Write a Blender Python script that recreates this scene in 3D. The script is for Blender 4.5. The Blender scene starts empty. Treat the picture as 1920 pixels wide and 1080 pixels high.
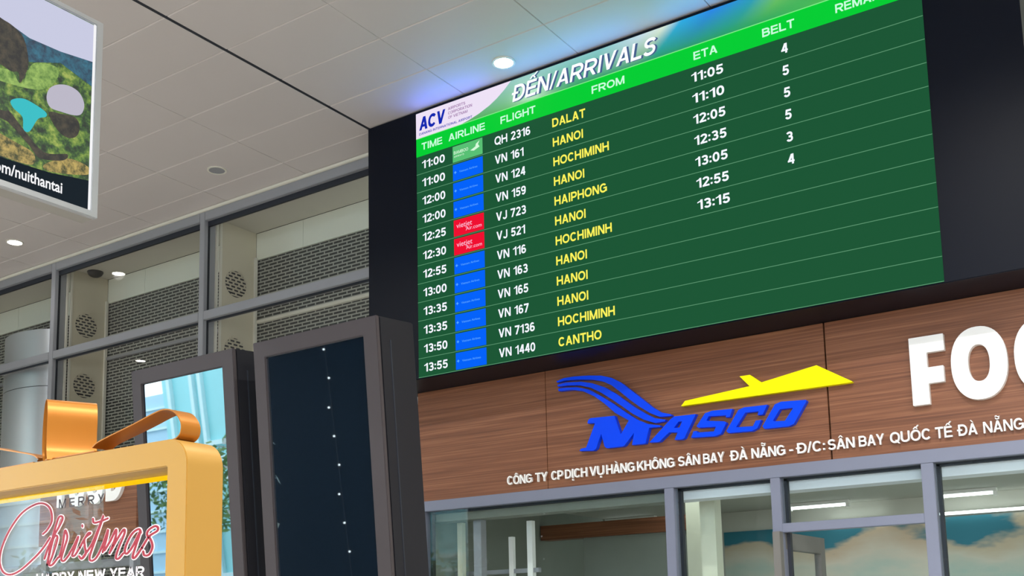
import bpy, bmesh, math, random, unicodedata
from mathutils import Vector, Matrix

random.seed(7)
scene = bpy.context.scene
COL = scene.collection
PI = math.pi

# ------------------------------------------------------------------ camera
YAW, PITCH, ROLL = 0.593353, 0.139282, -0.021122
FOCAL_PX, CX, CY = 2040.86, 942.47, 890.83          # a 1920x1080 crop of a taller picture
EYE = Vector((0, 0, 1.6))
fw = Vector((-math.sin(YAW) * math.cos(PITCH), math.cos(YAW) * math.cos(PITCH), math.sin(PITCH)))
rt = Vector((math.cos(YAW), math.sin(YAW), 0))
up = rt.cross(fw)
c_, s_ = math.cos(ROLL), math.sin(ROLL)
rt, up = c_ * rt + s_ * up, -s_ * rt + c_ * up
cam_data = bpy.data.cameras.new('camera')
cam = bpy.data.objects.new('camera', cam_data)
COL.objects.link(cam)
m3 = Matrix((rt, up, -fw)).transposed()
cam.matrix_world = Matrix.Translation(EYE) @ m3.to_4x4()
cam_data.sensor_width = 36.0
cam_data.lens = FOCAL_PX / 1920 * 36.0
cam_data.shift_x = (960 - CX) / 1920
cam_data.shift_y = (CY - 540) / 1920
cam_data.clip_start = 0.05
scene.camera = cam

# ------------------------------------------------------------------ view
scene.view_settings.view_transform = 'Standard'
scene.view_settings.look = 'None'
scene.view_settings.exposure = 0.0
scene.view_settings.gamma = 1.0
scene.view_settings.use_curve_mapping = False
scene.cycles.use_denoising = True
scene.cycles.max_bounces = 10
scene.cycles.transparent_max_bounces = 16
scene.cycles.sample_clamp_indirect = 6.0

# ------------------------------------------------------------------ world: bright hazy sky
world = bpy.data.worlds.new('sky')
scene.world = world
world.use_nodes = True
bg = world.node_tree.nodes['Background']
bg.inputs['Color'].default_value = (0.86, 0.93, 1.0, 1)
bg.inputs['Strength'].default_value = 7.4


def lin(r, g, b):
    f = lambda c: (c / 255 / 12.92) if c / 255 <= 0.04045 else ((c / 255 + 0.055) / 1.055) ** 2.4
    return (f(r), f(g), f(b), 1.0)


def area(name, loc, size, power, color, direction, size_y=None, parent=None):
    L = bpy.data.lights.new(name, 'AREA')
    L.energy = power
    L.color = color
    L.size = size
    if size_y:
        L.shape = 'RECTANGLE'
        L.size_y = size_y
    o = bpy.data.objects.new(name, L)
    COL.objects.link(o)
    o.location = loc
    o.rotation_euler = Vector(direction).to_track_quat('-Z', 'Y').to_euler()
    return o


# inside the food shop
area('shop_light', (-2.9, 9.0, 2.66), 2.6, 20, (0.93, 1.0, 0.98), (0, 0, -1), 1.6)
area('shop_light', (0.2, 9.0, 2.66), 1.6, 26, (0.93, 1.0, 0.98), (0, 0, -1), 1.6)
# the LED wall's own glow along its top edge, washing the ceiling
area('led_glow', (-4.85, 6.585, 5.66), 0.75, 3.2, (0.0, 0.10, 1.0), (0, -1, 0.55), 0.2)
area('led_glow', (-3.75, 6.585, 5.66), 1.1, 3.0, (0.0, 0.24, 1.0), (0, -1, 0.55), 0.2)
area('led_glow', (-2.3, 6.585, 5.66), 1.5, 3.6, (0.0, 0.28, 1.0), (0, -1, 0.55), 0.2)
area('led_glow', (-3.2, 6.585, 5.46), 3.6, 4.2, (0.0, 0.70, 0.30), (0, -1, 0.25), 0.14)

# ------------------------------------------------------------------ materials
M = {}


def new_mat(name):
    m = bpy.data.materials.new(name)
    m.use_nodes = True
    nt = m.node_tree
    return m, nt, nt.nodes['Principled BSDF'], nt.nodes['Material Output']


def N(nt, t, **kw):
    n = nt.nodes.new(t)
    for k, v in kw.items():
        setattr(n, k, v)
    return n


def paint(name, col, rough=0.5, metal=0.0, spec=0.5, noise=0.06, scale=6.0, bump=0.0):
    """a painted/plain surface with a faint procedural mottling"""
    m, nt, b, out = new_mat(name)
    tc = N(nt, 'ShaderNodeTexCoord')
    nz = N(nt, 'ShaderNodeTexNoise')
    nz.inputs['Scale'].default_value = scale
    nz.inputs['Detail'].default_value = 4
    nt.links.new(tc.outputs['Object'], nz.inputs['Vector'])
    mx = N(nt, 'ShaderNodeMix', data_type='RGBA')
    c = col
    mx.inputs['A'].default_value = (c[0] * (1 - noise), c[1] * (1 - noise), c[2] * (1 - noise), 1)
    mx.inputs['B'].default_value = (min(1, c[0] * (1 + noise)), min(1, c[1] * (1 + noise)), min(1, c[2] * (1 + noise)), 1)
    nt.links.new(nz.outputs['Fac'], mx.inputs['Factor'])
    nt.links.new(mx.outputs['Result'], b.inputs['Base Color'])
    b.inputs['Roughness'].default_value = rough
    b.inputs['Metallic'].default_value = metal
    b.inputs['Specular IOR Level'].default_value = spec
    if bump:
        bp = N(nt, 'ShaderNodeBump')
        bp.inputs['Strength'].default_value = bump
        bp.inputs['Distance'].default_value = 0.002
        nt.links.new(nz.outputs['Fac'], bp.inputs['Height'])
        nt.links.new(bp.outputs['Normal'], b.inputs['Normal'])
    M[name] = m
    return m


def glow(name, col, strength=1.0):
    m, nt, b, out = new_mat(name)
    b.inputs['Base Color'].default_value = (0.002, 0.002, 0.002, 1)
    b.inputs['Roughness'].default_value = 0.6
    b.inputs['Specular IOR Level'].default_value = 0.0
    b.inputs['Emission Color'].default_value = col
    b.inputs['Emission Strength'].default_value = strength
    M[name] = m
    return m


def glass(name, tint=(1, 1, 1), f0=0.045, boost=0.9, rough=0.0):
    m, nt, b, out = new_mat(name)
    nt.nodes.remove(b)
    tr = N(nt, 'ShaderNodeBsdfTransparent')
    tr.inputs['Color'].default_value = (*tint, 1)
    gl = N(nt, 'ShaderNodeBsdfGlossy')
    gl.inputs['Roughness'].default_value = rough
    lw = N(nt, 'ShaderNodeLayerWeight')
    lw.inputs['Blend'].default_value = 0.5
    p = N(nt, 'ShaderNodeMath', operation='POWER')
    p.inputs[1].default_value = 5
    nt.links.new(lw.outputs['Facing'], p.inputs[0])
    ml = N(nt, 'ShaderNodeMath', operation='MULTIPLY_ADD')
    ml.inputs[1].default_value = boost
    ml.inputs[2].default_value = f0
    nt.links.new(p.outputs[0], ml.inputs[0])
    mix = N(nt, 'ShaderNodeMixShader')
    nt.links.new(ml.outputs[0], mix.inputs[0])
    nt.links.new(tr.outputs[0], mix.inputs[1])
    nt.links.new(gl.outputs[0], mix.inputs[2])
    nt.links.new(mix.outputs[0], out.inputs['Surface'])
    M[name] = m
    return m


paint('ceiling_panel', lin(193, 187, 185), 0.55, noise=0.02, scale=1.5)
paint('ceiling_gap', lin(58, 52, 52), 0.8)
paint('floor_tile', lin(190, 186, 180), 0.35, noise=0.05, scale=0.7)
paint('asphalt', lin(150, 150, 148), 0.9, noise=0.1, scale=0.3)
paint('aluminium_grey', lin(150, 152, 158), 0.42, 0.25, noise=0.03)
paint('aluminium_pale', lin(186, 190, 194), 0.35, 0.5, noise=0.03)
paint('storefront_grey', lin(122, 127, 146), 0.45, 0.1, noise=0.03)
paint('gasket', lin(28, 33, 44), 0.6)
paint('white_trim', lin(214, 212, 200), 0.5)
paint('beige_panel', lin(200, 193, 172), 0.6, noise=0.03, scale=2)
paint('bulkhead', lin(228, 232, 220), 0.6, noise=0.03, scale=2)
paint('soffit', lin(190, 187, 176), 0.7, noise=0.03)
paint('slot_dark', lin(40, 42, 46), 0.8)
paint('steel_column', lin(216, 220, 226), 0.45, 0.9, noise=0.02)
paint('housing_black', (0.0025, 0.0042, 0.0105, 1), 0.42, noise=0.05, spec=0.14)
paint('totem_grey', lin(64, 59, 61), 0.5, 0.0, noise=0.04, spec=0.25)
paint('totem_shaded', lin(32, 32, 37), 0.5, 0.0, noise=0.04, spec=0.2)  # bezel paint darkened: the shade on the sides is put into the colour
paint('gold_paint', lin(174, 133, 61), 0.4, 0.2, noise=0.03, scale=4)
paint('gold_ribbon', lin(176, 112, 38), 0.32, 0.45, noise=0.06, scale=5)
paint('sign_white', lin(250, 250, 248), 0.4, noise=0.01)
paint('sign_blue', lin(0, 70, 245), 0.35, noise=0.02, spec=0.2)
paint('sign_yellow', lin(255, 244, 0), 0.45, noise=0.01, spec=0.15)
paint('letter_grey', lin(70, 66, 70), 0.5)
paint('script_red', lin(150, 22, 42), 0.45)
paint('script_white', lin(250, 235, 240), 0.45)
paint('hall_dark', lin(6, 11, 16), 0.6, spec=0.05)
paint('shop_wall_grey', lin(134, 140, 132), 0.7)
paint('shop_wall_white', lin(206, 206, 196), 0.7)
paint('shop_post', lin(226, 228, 206), 0.6)
paint('shop_ceiling', lin(176, 176, 166), 0.8, noise=0.04, scale=3)
paint('shop_beam', lin(236, 242, 250), 0.5)
paint('cable_black', lin(24, 24, 26), 0.5)
paint('leaf_green', lin(96, 132, 62), 0.6, noise=0.4, scale=3)
paint('leaf_glint', lin(206, 226, 226), 0.4)  # near-white leaves stand in for bright glints on the totem screen
paint('door_grey', lin(112, 110, 106), 0.5, noise=0.03)
paint('bark', lin(92, 74, 58), 0.9, noise=0.2)
paint('facade_blue', lin(176, 214, 236), 0.5, noise=0.04)
paint('facade_teal', lin(150, 218, 224), 0.4, noise=0.08, scale=0.8)
paint('facade_frame', lin(206, 236, 240), 0.4)
paint('box_side', lin(150, 148, 142), 0.5)

glow('lamp_white', (1.0, 0.97, 0.92, 1), 42)
glow('tube_white', (0.93, 1.0, 0.97, 1), 6)
glow('bulb_white', (0.9, 0.95, 1.0, 1), 5)
glow('led_yellow', lin(255, 200, 10), 1.15)
glow('screen_green', lin(27, 86, 53), 1.0)
glow('screen_line', lin(92, 150, 112))
glow('screen_line_bright', lin(130, 240, 140))
glow('screen_header', lin(4, 206, 52))
glow('screen_logo_field', lin(238, 226, 246))
glow('screen_white', lin(238, 243, 255), 1.1)
glow('screen_yellow', lin(255, 246, 92), 1.0)
glow('screen_head_text', lin(200, 255, 222), 1.0)
glow('screen_title', lin(246, 248, 255), 1.15)
glow('screen_title_edge', lin(70, 96, 140), 1.0)
glow('tile_blue', lin(0, 98, 250), 1.0)
glow('tile_green', lin(88, 192, 116), 1.0)
glow('tile_red', lin(240, 12, 48), 1.0)
glow('tile_text_blue', lin(92, 176, 255), 1.0)
glow('tile_text_pink', lin(255, 196, 226), 1.0)
glow('tile_text_pale', lin(216, 250, 220), 1.0)
glow('logo_navy', lin(18, 40, 176), 1.0)
glow('logo_mauve', lin(150, 104, 160), 1.0)
glow('poster_sky', lin(206, 208, 232), 0.95)
glow('poster_teal', lin(66, 196, 204), 0.95)
glow('poster_stone', lin(198, 194, 210), 0.9)
glow('poster_dark', lin(26, 32, 34), 0.9)
glow('poster_navy', lin(28, 38, 46), 0.9)
glow('poster_text', lin(246, 246, 248), 1.0)
glass('pane_curtain', (0.95, 0.955, 0.95), 0.03, 0.2)
glass('pane_shop', (0.94, 0.97, 0.97), 0.018, 0.3)
glass('pane_frame', (0.97, 0.98, 0.98), 0.03, 0.5)


def make_noise_glow(name, stops, scale, detail=6, strength=0.9, stretch=(1, 1, 1)):
    m, nt, b, out = new_mat(name)
    tc = N(nt, 'ShaderNodeTexCoord')
    mp = N(nt, 'ShaderNodeMapping')
    mp.inputs['Scale'].default_value = stretch
    nz = N(nt, 'ShaderNodeTexNoise')
    nz.inputs['Scale'].default_value = scale
    nz.inputs['Detail'].default_value = detail
    nz.inputs['Roughness'].default_value = 0.7
    rp = N(nt, 'ShaderNodeValToRGB')
    el = rp.color_ramp.elements
    while len(el) < len(stops):
        el.new(0.5)
    for e, (p, c) in zip(el, stops):
        e.position = p
        e.color = c
    nt.links.new(tc.outputs['Object'], mp.inputs['Vector'])
    nt.links.new(mp.outputs['Vector'], nz.inputs['Vector'])
    nt.links.new(nz.outputs['Fac'], rp.inputs['Fac'])
    b.inputs['Base Color'].default_value = (0.01, 0.01, 0.01, 1)
    b.inputs['Roughness'].default_value = 0.5
    nt.links.new(rp.outputs['Color'], b.inputs['Emission Color'])
    b.inputs['Emission Strength'].default_value = strength
    M[name] = m


make_noise_glow('poster_forest', [(0.38, lin(14, 34, 24)), (0.47, lin(44, 82, 38)), (0.55, lin(98, 136, 48)), (0.66, lin(168, 184, 84))], 17)
make_noise_glow('poster_hill', [(0.38, lin(8, 44, 74)), (0.62, lin(34, 110, 136))], 20)
make_noise_glow('poster_meadow', [(0.38, lin(72, 120, 40)), (0.62, lin(160, 196, 96))], 22)
make_noise_glow('poster_sand', [(0.38, lin(60, 66, 30)), (0.62, lin(196, 170, 92))], 30)
make_noise_glow('poster_bark', [(0.40, lin(14, 18, 22)), (0.66, lin(74, 66, 50))], 24)


def wood():
    m, nt, b, out = new_mat('wood_laminate')
    tc = N(nt, 'ShaderNodeTexCoord')
    mp = N(nt, 'ShaderNodeMapping')
    mp.inputs['Scale'].default_value = (0.5, 1.0, 46.0)
    nz = N(nt, 'ShaderNodeTexNoise')
    nz.inputs['Scale'].default_value = 1.6
    nz.inputs['Detail'].default_value = 7
    nz.inputs['Roughness'].default_value = 0.62
    nz.inputs['Distortion'].default_value = 0.5
    rp = N(nt, 'ShaderNodeValToRGB')
    el = rp.color_ramp.elements
    el[0].position, el[0].color = 0.30, lin(96, 54, 30)
    el[1].position, el[1].color = 0.72, lin(154, 104, 72)
    e = el.new(0.5)
    e.color = lin(124, 76, 48)
    nt.links.new(tc.outputs['Object'], mp.inputs['Vector'])
    nt.links.new(mp.outputs['Vector'], nz.inputs['Vector'])
    nt.links.new(nz.outputs['Fac'], rp.inputs['Fac'])
    nt.links.new(rp.outputs['Color'], b.inputs['Base Color'])
    b.inputs['Roughness'].default_value = 0.5
    bp = N(nt, 'ShaderNodeBump')
    bp.inputs['Strength'].default_value = 0.15
    bp.inputs['Distance'].default_value = 0.003
    nt.links.new(nz.outputs['Fac'], bp.inputs['Height'])
    nt.links.new(bp.outputs['Normal'], b.inputs['Normal'])
    M['wood_laminate'] = m


wood()


def louvre():
    """perforated metal sheet: staggered pale dashes left between dark slots"""
    m, nt, b, out = new_mat('perforated_metal')
    tc = N(nt, 'ShaderNodeTexCoord')
    sp = N(nt, 'ShaderNodeSeparateXYZ')
    cb = N(nt, 'ShaderNodeCombineXYZ')
    nt.links.new(tc.outputs['Object'], sp.inputs[0])
    nt.links.new(sp.outputs['X'], cb.inputs['X'])
    nt.links.new(sp.outputs['Z'], cb.inputs['Y'])
    br = N(nt, 'ShaderNodeTexBrick')
    br.offset = 0.5
    br.inputs['Scale'].default_value = 1.0
    br.inputs['Brick Width'].default_value = 0.12
    br.inputs['Row Height'].default_value = 0.036
    br.inputs['Mortar Size'].default_value = 0.0075
    br.inputs['Mortar Smooth'].default_value = 0.1
    br.inputs['Bias'].default_value = 0.0
    br.inputs['Color1'].default_value = lin(34, 37, 38)
    br.inputs['Color2'].default_value = lin(38, 41, 42)
    br.inputs['Mortar'].default_value = lin(160, 163, 154)
    nt.links.new(cb.outputs[0], br.inputs['Vector'])
    nt.links.new(br.outputs['Color'], b.inputs['Base Color'])
    b.inputs['Roughness'].default_value = 0.5
    M['perforated_metal'] = m


louvre()


def mural():
    m, nt, b, out = new_mat('mural_paint')
    tc = N(nt, 'ShaderNodeTexCoord')
    mp = N(nt, 'ShaderNodeMapping')
    mp.inputs['Scale'].default_value = (0.55, 1, 1.3)
    mp.inputs['Location'].default_value = (3.3, 0, 0.42)
    nz = N(nt, 'ShaderNodeTexNoise')
    nz.inputs['Scale'].default_value = 1.35
    nz.inputs['Detail'].default_value = 5
    nz.inputs['Roughness'].default_value = 0.5
    sp = N(nt, 'ShaderNodeSeparateXYZ')
    # clouds thicken towards the bottom of the painting
    ma = N(nt, 'ShaderNodeMath', operation='MULTIPLY_ADD')
    ma.inputs[1].default_value = -0.5
    ma.inputs[2].default_value = 0.725
    ad = N(nt, 'ShaderNodeMath', operation='ADD')
    rp = N(nt, 'ShaderNodeValToRGB')
    el = rp.color_ramp.elements
    el[0].position, el[0].color = 0.47, lin(42, 116, 134)
    el[1].position, el[1].color = 0.66, lin(196, 192, 176)
    e = el.new(0.52)
    e.color = lin(188, 172, 148)
    e = el.new(0.84)
    e.color = lin(150, 182, 174)
    nt.links.new(tc.outputs['Object'], mp.inputs['Vector'])
    nt.links.new(tc.outputs['Object'], sp.inputs[0])
    nt.links.new(mp.outputs['Vector'], nz.inputs['Vector'])
    nt.links.new(sp.outputs['Z'], ma.inputs[0])
    nt.links.new(nz.outputs['Fac'], ad.inputs[0])
    nt.links.new(ma.outputs[0], ad.inputs[1])
    nt.links.new(ad.outputs[0], rp.inputs['Fac'])
    nt.links.new(rp.outputs['Color'], b.inputs['Base Color'])
    b.inputs['Roughness'].default_value = 0.7
    M['mural_paint'] = m


mural()


def banner():
    """the picture shown in the title band of the LED wall"""
    m, nt, b, out = new_mat('screen_banner')
    tc = N(nt, 'ShaderNodeTexCoord')
    sp = N(nt, 'ShaderNodeSeparateXYZ')
    nt.links.new(tc.outputs['Generated'], sp.inputs[0])

    def ramp(stops):
        rp = N(nt, 'ShaderNodeValToRGB')
        el = rp.color_ramp.elements
        while len(el) < len(stops):
            el.new(0.5)
        for e, (p, c) in zip(el, stops):
            e.position = p
            e.color = c
        return rp
    # slanted coordinate, so the streaks lean with the lettering
    ma = N(nt, 'ShaderNodeMath', operation='MULTIPLY_ADD')
    ma.inputs[1].default_value = -0.06
    nt.links.new(sp.outputs['Z'], ma.inputs[0])
    nt.links.new(sp.outputs['X'], ma.inputs[2])
    lo = ramp([(0.0, lin(70, 160, 70)), (0.2, lin(76, 172, 84)), (0.36, lin(20, 156, 84)), (0.52, lin(16, 150, 100)), (0.62, lin(6, 150, 96)), (0.74, lin(4, 160, 84)), (0.86, lin(70, 186, 70)), (1.0, lin(130, 205, 80))])
    hi = ramp([(0.0, lin(150, 200, 180)), (0.24, lin(140, 196, 190)), (0.38, lin(130, 196, 196)), (0.46, lin(196, 220, 232)), (0.505, lin(216, 232, 214)), (0.54, lin(24, 168, 222)), (0.60, lin(16, 128, 226)), (0.68, lin(20, 150, 190)), (0.74, lin(124, 204, 84)), (0.82, lin(40, 176, 80))])
    nt.links.new(ma.outputs[0], lo.inputs['Fac'])
    nt.links.new(ma.outputs[0], hi.inputs['Fac'])
    mx = N(nt, 'ShaderNodeMix', data_type='RGBA')
    nt.links.new(sp.outputs['Z'], mx.inputs['Factor'])
    nt.links.new(lo.outputs['Color'], mx.inputs['A'])
    nt.links.new(hi.outputs['Color'], mx.inputs['B'])
    b.inputs['Base Color'].default_value = (0.01, 0.01, 0.01, 1)
    b.inputs['Roughness'].default_value = 0.6
    nt.links.new(mx.outputs['Result'], b.inputs['Emission Color'])
    b.inputs['Emission Strength'].default_value = 1.0
    M['screen_banner'] = m


banner()


def totem_screen():
    m, nt, b, out = new_mat('totem_glass')
    b.inputs['Base Color'].default_value = (0.004, 0.009, 0.017, 1)
    b.inputs['Roughness'].default_value = 0.3
    b.inputs['Specular IOR Level'].default_value = 0.0
    gl = N(nt, 'ShaderNodeBsdfGlossy')
    gl.inputs['Roughness'].default_value = 0.015
    gl.inputs['Color'].default_value = (0.86, 0.97, 1.0, 1)
    mix = N(nt, 'ShaderNodeMixShader')
    mix.inputs[0].default_value = 0.25
    nt.links.new(b.outputs[0], mix.inputs[1])
    nt.links.new(gl.outputs[0], mix.inputs[2])
    nt.links.new(mix.outputs[0], out.inputs['Surface'])
    M['totem_glass'] = m


totem_screen()

# ------------------------------------------------------------------ mesh helpers
ORG = {}


def tag(o, label, cat, group=None, kind=None):
    if label:
        o['label'] = label
    if cat:
        o['category'] = cat
    if group:
        o['group'] = group
    if kind:
        o['kind'] = kind
    return o


def thing(name, label, cat, loc, group=None):
    o = bpy.data.objects.new(name, None)
    o.empty_display_size = 0.1
    COL.objects.link(o)
    o.location = loc
    ORG[o.name] = Vector(loc)
    return tag(o, label, cat, group)


class MB:
    """collects shapes in world coordinates; build() links them as ONE mesh object"""

    def __init__(self):
        self.v, self.f = [], []

    def add(self, vs, fs):
        b = len(self.v)
        self.v += [Vector(p) for p in vs]
        self.f += [tuple(b + i for i in f) for f in fs]
        return self

    def box(self, x0, x1, y0, y1, z0, z1, fn=None):
        vs = [(x, y, z) for x in (x0, x1) for y in (y0, y1) for z in (z0, z1)]
        if fn:
            vs = [fn(*p) for p in vs]
        return self.add(vs, [(0, 1, 3, 2), (4, 6, 7, 5), (0, 4, 5, 1), (2, 3, 7, 6), (0, 2, 6, 4), (1, 5, 7, 3)])

    def prism(self, pts, fn, d0, d1):
        """closed 2D outline pts; fn(a, b, d) -> xyz; solid between d0 and d1"""
        n = len(pts)
        vs = [fn(a, b, d0) for a, b in pts] + [fn(a, b, d1) for a, b in pts]
        fs = [tuple(range(n)), tuple(range(2 * n - 1, n - 1, -1))]
        fs += [(i, i + n, (i + 1) % n + n, (i + 1) % n) for i in range(n)]
        return self.add(vs, fs)

    def ring(self, outer, inner, fn, d0, d1):
        """two outlines with the same count: a frame"""
        n = len(outer)
        vs = [fn(a, b, d) for d in (d0, d1) for loop in (outer, inner) for a, b in loop]
        fs = []
        for i in range(n):
            j = (i + 1) % n
            fs += [(i, j, n + j, n + i), (2 * n + i, 3 * n + i, 3 * n + j, 2 * n + j),
                   (i, 2 * n + i, 2 * n + j, j), (n + i, n + j, 3 * n + j, 3 * n + i)]
        return self.add(vs, fs)

    def tube(self, pts, r, n=10, closed_ends=True):
        pts = [Vector(p) for p in pts]
        vs, fs = [], []
        for i, p in enumerate(pts):
            d = (pts[min(i + 1, len(pts) - 1)] - pts[max(i - 1, 0)]).normalized()
            a = Vector((0, 0, 1)) if abs(d.z) < 0.9 else Vector((1, 0, 0))
            u = d.cross(a).normalized()
            w = d.cross(u)
            vs += [p + r * (math.cos(t) * u + math.sin(t) * w) for t in (2 * PI * k / n for k in range(n))]
        for i in range(len(pts) - 1):
            for k in range(n):
                fs.append((i * n + k, i * n + (k + 1) % n, (i + 1) * n + (k + 1) % n, (i + 1) * n + k))
        if closed_ends:
            fs += [tuple(range(n - 1, -1, -1)), tuple((len(pts) - 1) * n + k for k in range(n))]
        return self.add(vs, fs)

    def disc(self, c, r, z0, z1, n=40):
        return self.prism([(c[0] + r * math.cos(2 * PI * k / n), c[1] + r * math.sin(2 * PI * k / n)) for k in range(n)],
                          lambda a, b, d: (a, b, d), z0, z1)

    def build(self, name, mat, parent=None, origin=None, label=None, cat=None, group=None, kind=None, smooth=False, bevel=0.0, flat=False):
        if parent is not None:
            org = ORG[parent.name]
        elif origin is not None:
            org = Vector(origin)
        else:
            lo = Vector([min(p[i] for p in self.v) for i in range(3)])
            hi = Vector([max(p[i] for p in self.v) for i in range(3)])
            org = Vector(((lo.x + hi.x) / 2, (lo.y + hi.y) / 2, lo.z))
        me = bpy.data.meshes.new(name)
        me.from_pydata([p - org for p in self.v], [], self.f)
        bm = bmesh.new()
        bm.from_mesh(me)
        if not flat:
            bmesh.ops.recalc_face_normals(bm, faces=bm.faces)
        if bevel:
            es = [e for e in bm.edges if len(e.link_faces) == 2 and e.calc_face_angle(0) > 0.5]
            bmesh.ops.bevel(bm, geom=es, offset=bevel, segments=2, affect='EDGES', clamp_overlap=True)
        bm.to_mesh(me)
        bm.free()
        me.materials.append(M[mat])
        if smooth:
            for p in me.polygons:
                p.use_smooth = True
            try:
                me.set_sharp_from_angle(angle=math.radians(35))
            except Exception:
                pass
        o = bpy.data.objects.new(name, me)
        COL.objects.link(o)
        if parent is not None:
            o.parent = parent
        else:
            o.location = org
        ORG[o.name] = org
        return tag(o, label, cat, group, kind)


WALL = lambda a, b, d: (a, d, b)          # outline drawn on a wall facing -Y: (x, z), depth y

_tc = {}


def typeface(mb, body, x0, width, zb, cap, y, bold=0.012, fn=None):
    """small-letter wording set in Blender's own font"""
    cu = bpy.data.curves.new('lettering', 'FONT')
    cu.body = body
    cu.offset = bold
    cu.resolution_u = 3
    o = bpy.data.objects.new('lettering', cu)
    COL.objects.link(o)
    bpy.context.view_layer.update()
    me = bpy.data.meshes.new_from_object(o.evaluated_get(bpy.context.evaluated_depsgraph_get()))
    vs = [tuple(v.co) for v in me.vertices]
    fs = [tuple(p.vertices) for p in me.polygons]
    bpy.data.objects.remove(o)
    bpy.data.curves.remove(cu)
    bpy.data.meshes.remove(me)
    mnx, mxx = min(v[0] for v in vs), max(v[0] for v in vs)
    k = cap / 0.70
    kx = width / (mxx - mnx)
    mb.add([(fn or (lambda a, b, d: (a, d, b)))(x0 + (v[0] - mnx) * kx, zb + v[1] * k, y) for v in vs], fs)


ADV = dict(A=.90, B=.86, C=.88, D=.88, E=.78, F=.74, G=.95, H=.86, I=.24, J=.64, K=.90, L=.72, M=1.02, N=.86, O=.96, P=.80, Q=.96,
           R=.88, S=.80, T=.80, U=.86, V=.88, W=1.24, X=.88, Y=.86, Z=.78)
ADV.update({c: .68 for c in '0123456789'})
ADV.update({'1': .50, ':': .22, '/': .40, '-': .38, '.': .20, ' ': .26})


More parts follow.
